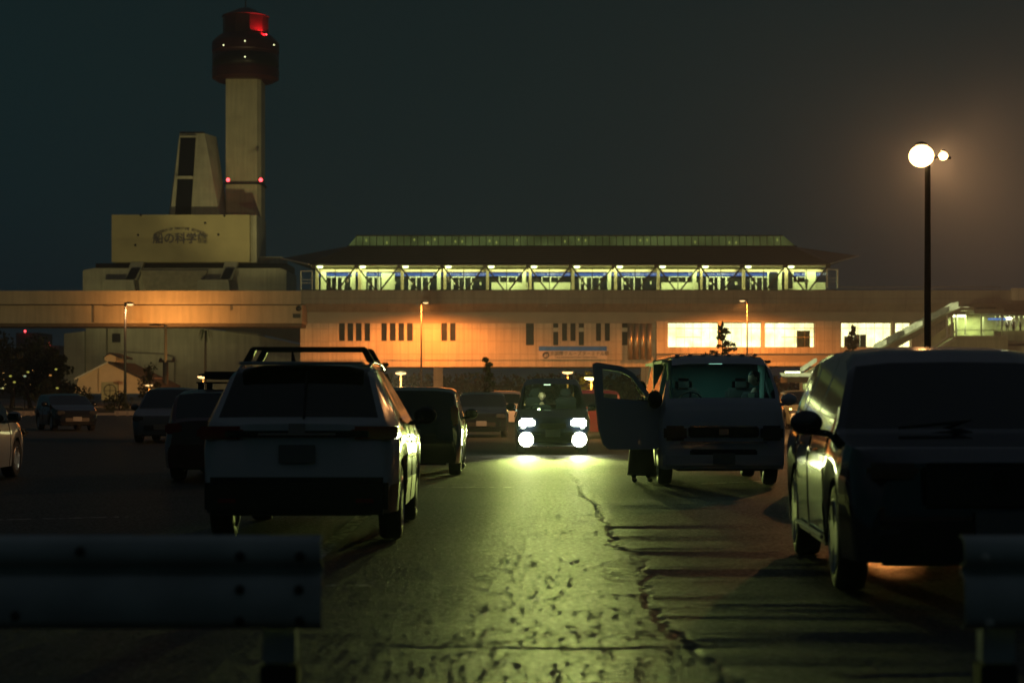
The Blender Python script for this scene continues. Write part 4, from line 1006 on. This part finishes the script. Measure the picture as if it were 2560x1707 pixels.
MB().bar((-.05, 4.22, 1.60), (-.05, 4.50, 1.16), .02).build('rear_wiper', blackp, r_, local=True)
MB().cbox((0, 4.18, 1.665), (1.15, .30, .03)).build('roof_spoiler', white_p, r_, bevel=.012, local=True)
MB().tube((0.1, 4.0, 1.69), (.1, 4.1, 1.78), .022, .008, 8).build('roof_antenna', blackp, r_, local=True)
fit(r_, 'emblem', (0, 4.615, 1.07), (.15, .01, .09), chrome, .004)
for s in (-1, 1): fit(r_, 'headlight', (s*.66, .10, .78), (.36, .2, .12), clearlens, .03)
XS = -1.945; YR = 17.0
place(r_, XS, YR+4.6, 180)
rb = empty('roof_bars', (XS, YR+1.6, 1.69), 'pair of black load bars clamped across the roof of the white sport utility car', 'roof bars')
for yy, dx in ((YR+1.02, 0), (YR+1.85, 0)):
    b_ = MB().cbox((XS+dx, yy, 1.815), (1.10, .09, .034)).build('load_bar', blackp, rb, bevel=.012)
    for s in (-1, 1): MB().prism([(XS+s*.49, yy-.05, 1.83), (XS+s*.55, yy-.05, 1.83), (XS+s*.635, yy-.05, 1.68), (XS+s*.56, yy-.05, 1.68)], (0, .10, 0)).build('bar_foot', blackp, b_, bevel=.01)
XC = XS
# --- dark SUV with roof box, behind
r_, bd = car('parked_wagon', 'dark estate car with a flat roof box, tucked behind the white sport utility car', 4.7, 1.8,
    [(0, .6), (.08, .8), (.9, .95), (1.2, 1.0), (1.95, 1.40), (2.5, 1.46), (3.7, 1.44), (4.1, 1.38), (4.55, 1.0), (4.65, .95), (4.7, .6)],
    [(0, .58), (.4, .82), (1.3, .92), (4.2, .98), (4.7, .58)], [(0, .66), (.2, .82), (.6, .89), (4.0, .89), (4.5, .84), (4.7, .76)],
    [(1.5, 2.4), (2.48, 3.2), (3.3, 3.9)], (1.2, 1.95), (4.1, 4.55), (.9, 3.7), .33, red_p, sill=.22)
fit(r_, 'rear_bumper', (0, 4.70, .45), (1.5, .12, .28), red_p, .04); fit(r_, 'licence_plate', (0, 4.72, .72), (.33, .02, .165), plate_m, .004)
for s in (-1, 1): fit(r_, 'tail_lamp', (s*.68, 4.64, .84), (.26, .12, .17), redlens, .03)
place(r_, -4.62, 29.4+4.7, 180)
bx = empty('roof_box', (-4.5, 32, 1.5), 'flat dark luggage box on bars above the estate car, left of the white roof', 'roof box')
MB().box(-5.15, -4.05, 31.2, 33.0, 1.63, 1.755).build('box_shell', mat('box_grey', (.03, .032, .035), .4), bx, bevel=.04)
for yy in (31.6, 32.5):
    mb = MB(); mb.box(-5.30, -3.95, yy-.03, yy+.03, 1.56, 1.585)
    for x in (-5.22, -4.03): mb.box(x-.05, x+.05, yy-.05, yy+.05, 1.40, 1.57)
    mb.build('load_bar', blackp, bx)
# --- black wagon right of the SUV
r_, bd = car('parked_car', 'black upright hatchback seen from behind, right of the white sport utility car', 4.2, 1.72,
    [(0, .6), (.06, .8), (.75, .98), (.95, 1.02), (1.6, 1.42), (2.2, 1.49), (3.5, 1.48), (3.95, 1.42), (4.12, 1.0), (4.17, .95), (4.2, .6)],
    [(0, .58), (.3, .82), (1.0, .92), (3.9, .98), (4.2, .58)], [(0, .64), (.2, .80), (.5, .855), (3.8, .855), (4.05, .83), (4.2, .77)],
    [(1.25, 2.1), (2.18, 3.0), (3.1, 3.7)], (.95, 1.6), (3.95, 4.12), (.8, 3.4), .32, black_p, lean=.17, sill=.22)
fit(r_, 'rear_bumper', (0, 4.2, .42), (1.46, .10, .26), black_p, .04); fit(r_, 'licence_plate', (0, 4.21, .72), (.33, .02, .165), plate_m, .004)
for s in (-1, 1): fit(r_, 'tail_lamp', (s*.74, 4.12, 1.02), (.12, .12, .34), redlens, .03)
place(r_, -1.70, 31.4+4.2, 180)
def small_car(name, label, x, y, rot, paint, H=1.5, W=1.7, L=4.0, facing=True, glassm=None, group='parked cars'):
    r_, bd = car(name, label, L, W,
        [(0, .58), (.05, .76), (.7, .93), (.9, .97), (1.65, H-.06), (2.2, H), (3.3, H-.02), (L-.3, H-.12), (L-.08, .98), (L-.03, .9), (L, .58)],
        [(0, .56), (.3, .80), (1.0, .90), (L-.3, .95), (L, .56)], [(0, .62), (.2, W/2-.07), (.5, W/2), (L-.5, W/2), (L-.15, W/2-.04), (L, W/2-.1)],
        [(1.2, 2.05), (2.13, 2.95)], (.9, 1.65), (L-.3, L-.08), (.78, L-.75), .31, paint, lean=.22, sill=.22, glassm=glassm, group=group)
    for s in (-1, 1):
        fit(r_, 'headlight', (s*(W/2-.24), .07, .68), (.30, .16, .15), clearlens, .03); fit(r_, 'tail_lamp', (s*(W/2-.2), L-.05, .88), (.16, .10, .26), redlens, .03)
    fit(r_, 'grille', (0, -.005, .42), (.9, .04, .14), blackp, .015); fit(r_, 'licence_plate', (0, -.03 if facing else L+.01, .45 if facing else .62), (.33, .02, .165), plate_m, .004)
    place(r_, x, y, rot); return r_
small_car('parked_car', 'small dark hatchback alone in front of the gabled house', PX(216, 72), 70.5, 26, black_p, 1.38, 1.68, 3.8)
small_car('parked_car', 'grey hatchback left of the car with the roof box', PX(412, 54), 53.2, 0, grey_p, 1.56, 1.72, 4.1)
small_car('parked_car', 'dark car half hidden right of the black upright hatchback', PX(1204, 60), 59.5, 0, black_p, 1.42, 1.7, 4.1)
small_car('parked_car', 'farther silver car peeking out left of the headlight car', PX(1262, 78), 82, 180, silver_p, 1.5, 1.68, 4.0)
small_car('parked_car', 'maroon car mostly hidden between the headlight car and open van door', PX(1492, 58), 61.8, 180, red_p, 1.5, 1.7, 4.0)
k_ = small_car('parked_car', 'pink-topped small olive car between the van and the dark car at right', PX(2006, 74), 73, 0, olive_p, 1.52, 1.48, 3.4)
fit(k_, 'indicator', (-.62, -.04, .80), (.10, .03, .06), glow('indicator', (1, .6, .15), 8), .01)
hc_ = small_car('parked_car', 'unseen car added behind the large dark car at right for its amber ground light', 5.05, 23.6, 0, grey_p, 1.42, 1.66, 3.9)  # unseen car, added to carry the amber light
for s in (-1, 1):
    fit(hc_, 'added_sidelight', (s*.60, -.03, .52), (.10, .03, .06), glow('indicator', (1, .6, .15), 8), .01)
    spot((4.9+s*.6, 23.5, .50), (4.31+s*.52, 20, 0), 6000, (1, .36, .08), 10, .3, .03, 'added_ground_beam')  # added beam that lights the ground under the large dark car
# silver car cut by left edge
r_, bd = car('parked_car', 'pale silver hatchback with alloy wheels, cut off by the left edge', 4.35, 1.72,
    [(0, .58), (.04, .72), (.6, .90), (1.05, 1.0), (1.85, 1.42), (2.4, 1.49), (3.5, 1.45), (4.1, 1.10), (4.3, .95), (4.35, .6)],
    [(0, .56), (.4, .78), (1.2, .90), (4.1, .98), (4.35, .56)], [(0, .58), (.12, .72), (.4, .82), (.8, .86), (3.8, .86), (4.35, .74)],
    [(1.35, 2.3), (2.38, 3.2)], (1.05, 1.85), (3.6, 4.1), (.82, 3.45), .31, silver_p, lean=.14, sill=.20, spokes=5)
for s in (-1, 1): fit(r_, 'headlight', (s*.66, .12, .72), (.30, .3, .13), clearlens, .04); fit(r_, 'tail_lamp', (s*.7, 4.3, .9), (.2, .1, .2), redlens, .03)
place(r_, -9.08, 32.15, 180)

# --- car with lit headlights
cab_glass = glass('cabin_glass', (.62, .80, .74))
r_, bd = car('headlight_car', 'dark upright car facing the camera with four blazing headlights and a driver inside', 4.4, 1.70,
    [(0, .62), (.04, .84), (.45, 1.0), (.62, 1.04), (1.35, 1.60), (1.75, 1.735), (3.9, 1.74), (4.2, 1.65), (4.33, 1.1), (4.4, .6)],
    [(0, .60), (.2, .86), (.8, .98), (4.2, 1.0), (4.4, .58)], [(0, .66), (.15, .80), (.4, .85), (4.1, .85), (4.4, .8)],
    [(1.0, 1.95), (2.05, 2.95), (3.1, 3.9)], (.62, 1.35), (4.2, 4.33), (.75, 3.55), .31, navy_p, lean=.22, sill=.22, glassm=cab_glass, group=None)
HX, HYc = .925, 42.6
place(r_, HX, HYc)
fit(r_, 'grille', (0, -.01, .66), (.62, .04, .12), blackp, .015); fit(r_, 'bumper', (0, .02, .40), (1.42, .12, .24), navy_p, .04)
fit(r_, 'licence_plate', (0, -.06, .50), (.33, .02, .165), plate_m, .004)
em_h = glow('headlight_glow', (1.0, 1.0, .72), 45)
for s in (-1, 1):
    a = MB().cbox((s*.585, .02, .72), (.35, .12, .22)).build('headlight', em_h, r_, bevel=.05, local=True)
    b_ = MB().lathe([(.16, -.05), (.17, .02)], (s*.60, .0, .355), 20, 'Y').build('fog_lamp', em_h, r_, local=True)
    spot((HX+s*.585, HYc-.10, .72), (HX+s*.5, HYc-30, .10), 2100, HEAD, 36, 1.0, .09, 'headlight_beam')
    spot((HX+s*.60, HYc-.10, .355), (HX+s*.9, HYc-30, .10), 1550, HEAD, 38, 1.0, .09, 'fog_beam')
MB().box(-.62, .62, .95, 1.35, .5, .93).build('dashboard', interior, r_, bevel=.04, local=True)
for s in (-1, 1): MB().cbox((s*.36, 2.15, .95), (.48, .16, .75), Matrix.Rotation(R(10), 3, 'X')).cbox((s*.36, 2.20, 1.42), (.26, .10, .2)).cbox((s*.36, 1.85, .55), (.5, .6, .16)).build('seat', interior, r_, bevel=.04, local=True)
MB().lathe([(.175, -.012), (.19, 0), (.175, .012), (.16, 0)], (0, 0, 0), 24, 'Z', True).build('steering_wheel', blackp, r_, local=True)
o = [c for c in r_.children if c.name.startswith('steering_wheel')][-1]; o.location = (-.36, 1.48, .98); o.rotation_euler = (R(-65), 0, 0)
pl = fit(r_, 'assumed_cabin_lamp', (-.1, 1.5, 1.60), (.16, .07, .02), glow('assumed_cabin_lamp', (.8, 1, .6), 3), .005)
point((HX-.30, HYc+1.32, 1.40), 9, (.80, 1, .45), .03, 'assumed_cabin_light')  # assumed source, placed before the driver to light the face

# --- large dark SUV at right, facing the camera
r_, bd = car('parked_suv', 'large dark sport utility car facing the camera, cut off by the right edge', 4.9, 2.0,
    [(0, .66), (.04, .92), (.25, 1.02), (1.0, 1.10), (1.15, 1.13), (1.75, 1.60), (2.1, 1.70), (2.7, 1.735), (3.3, 1.735), (4.2, 1.70), (4.6, 1.2), (4.85, 1.05), (4.9, .6)],
    [(0, .62), (.3, .98), (1.2, 1.06), (3.8, 1.12), (4.6, 1.12), (4.9, .58)], [(0, .82), (.12, .92), (.45, .99), (4.3, .99), (4.6, .96), (4.9, .86)],
    [(1.45, 2.5), (2.6, 3.5), (3.6, 4.1)], (1.15, 1.75), (4.2, 4.6), (.95, 3.88), .375, navy_p, lean=.34, sill=.27, spokes=10, rimf=.72, roof_crown=.02)
fit(r_, 'grille', (0, -.015, .78), (1.0, .05, .30), blackp, .03); fit(r_, 'bumper', (0, .04, .44), (1.66, .16, .34), black_p, .06)
fit(r_, 'licence_plate', (0, -.055, .53), (.33, .02, .165), plate_m, .004)
MB().lathe([(.075, -.02), (.08, 0), (.07, .0), (.065, -.02)], (0, -.03, .82), 24, 'Y').build('emblem', blackp, r_, local=True)
for s in (-1, 1):
    fit(r_, 'headlight', (s*.70, .03, .88), (.34, .22, .10), clearlens, .03); fit(r_, 'fog_lamp', (s*.72, -.02, .48), (.16, .05, .06), clearlens, .015)
    MB().cbox((s*1.0, 2.42, .33), (.03, 1.9, .035)).build('sill_trim', chrome, r_, bevel=.008, local=True)
    MB().cbox((s*.965, 2.7, 1.10), (.015, 2.4, .014)).build('window_trim', chrome, r_, bevel=.003, local=True)
MB().bar((-.5, 1.02, 1.14), (.1, 1.25, 1.19), .02).build('wiper', blackp, r_, local=True)
MB().cbox((.0, 1.86, 1.50), (.22, .05, .07)).build('rear_view_mirror', blackp, r_, bevel=.01, local=True)
place(r_, 3.19, 12.3, -3.2)

# --- van facing the camera with its driver's door open
van, bd = car('parked_van', 'pale high-roofed van facing the camera with driver door open and curtains', 4.85, 1.88,
    [(0, .70), (.03, 1.12), (.10, 1.26), (.16, 1.32), (.62, 1.83), (.85, 1.93), (1.1, 1.97), (4.7, 1.97), (4.82, 1.2), (4.85, .6)],
    [(0, .66), (.05, 1.05), (.3, 1.20), (4.7, 1.20), (4.85, .6)], [(0, .86), (.08, .92), (.25, .94), (4.6, .94), (4.85, .88)],
    [(.42, 1.28), (1.5, 2.7), (2.8, 4.2)], (.16, .62), (4.7, 4.82), (.95, 3.6), .34, van_p, lean=.20, sill=.26, glassm=glass('van_glass', (.70, .92, .88)), cat='van', group=None, spokes=6, skipdoor=(.40, 1.34), mirror=.45, roof_crown=.015)
VX, VY = 3.15, 28.0
fit(van, 'grille', (0, -.02, .82), (1.05, .05, .16), blackp, .02); fit(van, 'lower_grille', (0, -.02, .50), (1.0, .05, .12), blackp, .02)
fit(van, 'bumper', (0, .0, .40), (1.80, .14, .26), van_p, .05); fit(van, 'licence_plate', (0, -.085, .42), (.33, .02, .165), plate_m, .004)
for z in (.68, .70): pass
MB().cbox((0, -.05, .665), (1.30, .03, .022)).cbox((0, -.05, .90), (1.0, .03, .018)).build('chrome_strip', chrome, van, bevel=.005, local=True)
fit(van, 'emblem', (0, -.05, .82), (.14, .012, .09), chrome, .004)
for s in (-1, 1): fit(van, 'headlight', (s*.72, .01, .80), (.34, .12, .22), clearlens, .04)
mb = MB()
for k in range(7): mb.box(-.60+k*.2-.035, -.60+k*.2+.035, 1.0, 4.6, 1.965, 1.996)
mb.build('roof_rib', van_p, van, bevel=.008, local=True)
MB().box(-.80, .80, .35, .75, .7, 1.24).build('dashboard', interior, van, bevel=.05, local=True)
MB().cbox((-.02, .52, 1.26), (.34, .10, .06)).build('display_screen', blackp, van, bevel=.01, local=True)
MB().cbox((-.02, .50, 1.295), (.22, .06, .008)).build('paper_sheet', mat('paper', (.7, .7, .5), .6), van, local=True)
MB().box(-.85, .85, 2.6, 2.66, .6, 1.93).build('rear_curtain', mat('curtain_teal', (.07, .16, .15), .8, var=.12, vs=1.5), van, local=True)
MB().box(-.84, .84, 1.0, 4.6, 1.86, 1.90).build('headliner', mat('headliner', (.3, .33, .3), .8), van, local=True)
st_ = MB().lathe([(.185, -.014), (.20, 0), (.185, .014), (.17, 0)], (0, 0, 0), 28, 'Z', True).bar((-.18, 0, 0), (.18, 0, 0), .03).bar((0, -.18, 0), (0, 0, 0), .03).build('steering_wheel', mat('wheel_grey', (.35, .36, .36), .45), van, local=True)
st_.location = (-.43, .78, 1.27); st_.rotation_euler = (R(-48), 0, 0)
for s in (-1, 1): MB().cbox((s*.45, 1.55, 1.12), (.50, .15, .72), Matrix.Rotation(R(-8), 3, 'X')).cbox((s*.45, 1.60, 1.53), (.27, .10, .2)).cbox((s*.45, 1.25, .78), (.5, .55, .16)).build('seat', mat('seat_grey', (.06, .07, .07), .8), van, bevel=.05, local=True)
def curtain(x0, x1, zt0, label_):
    mb = MB(); n = 26; A = []; B = []
    for k in range(n+1):
        q = k/n; y = .85+.75*q; x = x0+(x1-x0)*.0; wav = .03*math.sin(q*34)
        A.append((x0+wav*(-1 if x0 > 0 else 1), y, 1.86)); B.append((x0+wav+(x1-x0)*.2, .85+.25*q, 1.22))
    for k in range(n): mb.poly((A[k], A[k+1], B[k+1], B[k]))
    mb.build('side_curtain', mat('curtain_cloth', (.30, .45, .40), .8, var=.2, vs=12), van, smooth=80, local=True, shell=.004)
curtain(.74, .60, 1.8, ''); curtain(-.74, -.62, 1.8, '')
fit(van, 'assumed_cabin_lamp', (0, 1.1, 1.855), (.2, .12, .02), glow('added_van_lamp', (.5, .9, .7), 1.2), .005)  # lamp added to brighten the van interior, none known there
area((VX, VY+1.6, 1.845), (0, 0, 0), .9, .7, 2.8, (.50, .92, .76), 'assumed_cabin_light')  # added light that tints the van interior teal
# open driver's door (vehicle's right, image left), hinged at the front edge
dr = bpy.data.objects.new('driver_door', None); COL.objects.link(dr); dr.parent = van; bpy.data.objects.remove(dr)
mb = MB(); T = .07
def dpt(u, z): return (u, 0, z)
outer = [(0, .62), (0, 1.22), (.10, 1.30), (.42, 1.70), (.60, 1.80), (.98, 1.855), (1.04, 1.83), (1.0, 1.3), (.95, .85), (.88, .62), (.80, .55), (.05, .55)]
win = [(.16, 1.29), (.42, 1.62), (.60, 1.725), (.90, 1.765), (.90, 1.30), (.88, 1.27)]
win = [(.10, 1.265), (.24, 1.36), (.45, 1.63), (.62, 1.715), (.90, 1.755), (.88, 1.33)]
v_out = [mb.b.verts.new((u, 0, z)) for u, z in outer]; v_in = [mb.b.verts.new((u, 0, z)) for u, z in win]
es = [mb.b.edges.new((v_out[i], v_out[(i+1) % len(v_out)])) for i in range(len(v_out))]+[mb.b.edges.new((v_in[i], v_in[(i+1) % len(v_in)])) for i in range(len(v_in))]
bmesh.ops.triangle_fill(mb.b, use_beauty=True, edges=es)
door = mb.build('driver_door', van_p, van, local=True, shell=T)
door.location = (-.93, .40, 0); door.rotation_euler = (0, 0, R(180+12))
MB().poly([(u, -.03, z) for u, z in win]).build('door_window', cab_glass, door, local=True)
MB().ball((.12, .20, 1.30), .14, (.8, .55, 1.0), 14, 10).bar((.10, .05, 1.25), (.12, .2, 1.25), .05).build('wing_mirror', blackp, door, local=True)
MB().cbox((.80, .02, 1.02), (.16, .03, .03)).build('door_handle', chrome, door, bevel=.008, local=True)
MB().cbox((.45, -.10, .72), (.6, .05, .14)).build('door_pocket', interior, door, bevel=.02, local=True)
place(van, VX, VY)

# ------------------------------------------------------------------ people
def skin_mesh(pts, edges, sub=1):
    me = bpy.data.meshes.new('s'); bm = bmesh.new(); sl = bm.verts.layers.skin.verify(); vs = {}
    for i, (k, (p, r)) in enumerate(pts.items()):
        v = bm.verts.new(p); v[sl].radius = (r, r) if not isinstance(r, tuple) else r; v[sl].use_root = (i == 0); vs[k] = v
    for a, b in edges: bm.edges.new((vs[a], vs[b]))
    bm.to_mesh(me); bm.free(); o = bpy.data.objects.new('s', me); COL.objects.link(o)
    o.modifiers.new('k', 'SKIN').use_smooth_shade = True
    m = o.modifiers.new('u', 'SUBSURF'); m.levels = sub; m.render_levels = sub
    bpy.context.view_layer.update(); res = bpy.data.meshes.new_from_object(o.evaluated_get(bpy.context.evaluated_depsgraph_get()))
    bpy.data.objects.remove(o); return res
skinm = mat('skin', (.50, .33, .25), .55, var=.06)
hairm = mat('dark_hair', (.012, .010, .009), .6)
def head_mesh(bm, c, yaw, pitch, s=1):
    M = Matrix.Translation(c) @ Matrix.Rotation(R(yaw), 4, 'Z') @ Matrix.Rotation(R(pitch), 4, 'X')
    g = bmesh.ops.create_uvsphere(bm, u_segments=28, v_segments=20, radius=1)
    for v in g['verts']:
        x, y, z = v.co; q = Vector((x*.078, y*.098, z*.118))
        if z < 0: q.x *= 1-.28*(-z)**1.3; q.y *= 1-.12*(-z)
        if y < -.3:
            q.y -= .024*math.exp(-((x/.13)**2+((z+.10)/.20)**2))                       # nose
            q.y += .010*math.exp(-(((abs(x)-.36)/.15)**2+((z-.08)/.11)**2))              # eye sockets
            q.y -= .006*math.exp(-((x/.30)**2+((z+.48)/.07)**2)); q.y += .004*math.exp(-((x/.3)**2+((z+.43)/.03)**2))  # mouth
            q.y -= .010*math.exp(-((x/.25)**2+((z+.80)/.18)**2))                        # chin
            q.y -= .005*math.exp(-((x/.5)**2+((z-.24)/.08)**2))                         # brow
        v.co = M @ (q*s)
        for f in v.link_faces: f.smooth = True
    for sd in (-1, 1):                                                                # ears
        g = bmesh.ops.create_uvsphere(bm, u_segments=10, v_segments=8, radius=1)
        for v in g['verts']: v.co = M @ (Vector((sd*.080+v.co.x*.010, .006+v.co.y*.020, -.005+v.co.z*.032))*s)
    return M
def person(label, loc, rot, pose='stand', top_m=None, leg_m=None, yaw=0, pitch=0, hair='short', coat=False, group=None, scale=1.0):
    t = empty('person', loc, label, 'person', group)
    seat = pose == 'sit'; hz = .48 if seat else .93
    J = {'pelvis': ((0, 0, hz), .125), 'waist': ((0, -.01, hz+.18), .115), 'chest': ((0, 0, hz+.37), .135), 'neckb': ((0, .01, hz+.53), .06), 'neck': ((0, 0, hz+.61), .05)}
    E = [('pelvis', 'waist'), ('waist', 'chest'), ('chest', 'neckb'), ('neckb', 'neck')]
    arm = []; leg = []
    for s, n in ((-1, 'r'), (1, 'l')):
        J['sh'+n] = ((s*.175, .01, hz+.48), .055)
        if seat or pose == 'hold': el, wr = (s*.23, -.10, hz+.22), (s*.12, -.34, hz+.22)
        else: el, wr = (s*.23, .02, hz+.20), (s*.24, -.07, hz-.05)
        J['el'+n] = (el, .042); J['wr'+n] = (wr, .028)
        E += [('chest', 'sh'+n), ('sh'+n, 'el'+n), ('el'+n, 'wr'+n)]
        if seat: kn, an, to = (s*.12, -.44, .50), (s*.12, -.52, .09), (s*.13, -.68, .03)
        else: kn, an, to = (s*.11, -.02, .49), (s*.12, .02+.05*s, .08), (s*.14, -.14+.05*s, .03)
        J['hp'+n] = ((s*.09, 0, hz-.03), .09); J['kn'+n] = (kn, .058); J['an'+n] = (an, .038); J['to'+n] = (to, .032)
        E += [('pelvis', 'hp'+n), ('hp'+n, 'kn'+n), ('kn'+n, 'an'+n), ('an'+n, 'to'+n)]
    me = skin_mesh(J, E, 1); bm = bmesh.new(); bm.from_mesh(me)
    hc = Vector((0, -.01, hz+.745)); M = head_mesh(bm, hc, yaw, pitch)
    tmp = MB(); tmp.b.free(); tmp.b = bm
    for n, s in (('r', -1), ('l', 1)):
        wr = Vector(J['wr'+n][0]); d = (wr-Vector(J['el'+n][0])).normalized(); pc = wr+d*.05
        q = d.to_track_quat('Z', 'Y').to_matrix(); tmp.cbox(pc, (.075, .030, .095), q)
        for k in range(4):
            a = pc+q @ Vector(((k-1.5)*.019, 0, .045)); ln = (.036, .042, .045, .033)[k]; c = a+q @ Vector((0, -.008, ln)); e = c+q @ Vector((0, -.022, ln*.7))
            tmp.tube(a, c, .0095, .0088, 8).tube(c, e, .0088, .0075, 8)
        a = pc+q @ Vector((-s*.036, -.004, -.02)); c = a+q @ Vector((-s*.024, -.010, .030)); tmp.tube(a, c, .011, .010, 8).tube(c, c+q @ Vector((-s*.004, -.012, .028)), .010, .008, 8)
    tmp.build('body', skinm, t, local=True); t.children[-1] if t.children else None
    for f in t.children[0].data.polygons: f.use_smooth = True
    def cloth(nm, keys, grow, m):
        JJ = {k: (J[k][0], J[k][1]+grow) for k in keys}; EE = [(a, b) for a, b in E if a in JJ and b in JJ]
        cm = skin_mesh(JJ, EE, 1); cm.name = nm; cm.materials.append(m)
        for f in cm.polygons: f.use_smooth = True
        o = bpy.data.objects.new(nm, cm); COL.objects.link(o); o.parent = t
    cloth('jacket', ['waist', 'pelvis', 'chest', 'neckb', 'shr', 'elr', 'wrr', 'shl', 'ell', 'wrl'], .016, top_m)
    cloth('trousers', ['pelvis', 'hpr', 'knr', 'anr', 'hpl', 'knl', 'anl'], .014, leg_m)
    cloth('shoe', ['anr', 'tor'], .012, blackp); cloth('shoe', ['anl', 'tol'], .012, blackp)
    if coat:
        MB().lathe([(.15, hz+.30), (.17, hz+.05), (.20, hz-.25), (.25, .16), (.255, .14)], (0, .0, 0), 24).build('coat_skirt', top_m, t, local=True)
    # hair: cap over the top and back of the skull
    hb = bmesh.new(); g = bmesh.ops.create_uvsphere(hb, u_segments=26, v_segments=18, radius=1)
    dele = []
    for v in g['verts']:
        x, y, z = v.co
        if y < -.25 and z < .52 or z < (-.55 if hair == 'long' else -.25) : dele.append(v)
        k = 1+.05*noise.noise(Vector((x*4, y*4, z*4))); v.co = M @ Vector((x*.088*k, (y*.108+.006)*k, z*.126*k+(.0)))
    bmesh.ops.delete(hb, geom=dele, context='VERTS'); th = MB(); th.b.free(); th.b = hb; h_ = th.build('hair', hairm, t, local=True, smooth=80)
    t.rotation_euler = (0, 0, R(rot)); t.scale = (scale,)*3; return t
dk_c = mat('dark_cloth', (.02, .022, .026), .85); wh_c = mat('pale_shirt', (.55, .60, .48), .8); nv_c = mat('denim', (.03, .04, .07), .85)
# passenger in the van
p = person('dark-haired person with a pale collar sitting in the van, head bowed to the side', (PX(1888, 29.35), 29.38, .40), -30, 'sit', dk_c, nv_c, yaw=-55, pitch=24, hair='long')
MB().prism([(-.05, -.155, .99), (.05, -.155, .99), (.06, -.165, .76), (-.03, -.165, .72)], (0, .015, 0)).build('shirt_front', wh_c, p, local=True)
# driver of the headlight car
person('short-haired driver with a lit face behind the wheel of the headlight car', (HX-.22, HYc+1.85, .12), 0, 'sit', dk_c, nv_c, yaw=-8, pitch=6)
# person standing behind the open van door
person('person in a long dark coat standing behind the open van door', (PX(1604, 29.2), 29.25, 0), 160, 'stand', dk_c, dk_c, coat=True, scale=.88)
# platform and bridge people
for i, (x, y, D, lb) in enumerate(((1121, 725, SD+1.2, 'person in dark clothes on the lit platform, nearest the left lamp post'), (868, 725, SD+1.5, 'person in dark clothes on the lit platform near its left end'), (2016, 720, SD+1.5, 'person in dark clothes on the lit platform near its right end'))):
    person(lb, (PX(x, D), D, sz(725)+.02), 20*i, 'hold', dk_c, dk_c, group='people on the platform')
for i, (x, lb) in enumerate(((2518, 'leftmost dark silhouetted person on the footbridge'), (2533, 'broad dark silhouetted person second on the footbridge'), (2551, 'dark silhouetted person on the footbridge nearest the right edge'))):
    person(lb, (PX(x, LD+4), LD+4, PZ(806+24, LD)), 30*i, 'stand', dk_c, dk_c, group='people on the footbridge', yaw=20)

# ------------------------------------------------------------------ night haze
hz = MB().box(-4500, 4500, -4500, 4500, -2, 110).build('haze', mat('haze_tmp', (1, 1, 1)), None)
m = bpy.data.materials.new('haze_air'); m.use_nodes = True; n = m.node_tree.nodes; n.remove(n['Principled BSDF'])
pv = n.new('ShaderNodeVolumePrincipled'); pv.inputs['Color'].default_value = (.80, .90, 1.0, 1); pv.inputs['Density'].default_value = .00055; pv.inputs['Anisotropy'].default_value = .30
m.node_tree.links.new(pv.outputs[0], n['Material Output'].inputs['Volume']); hz.data.materials.clear(); hz.data.materials.append(m); tag(hz, kind='stuff')
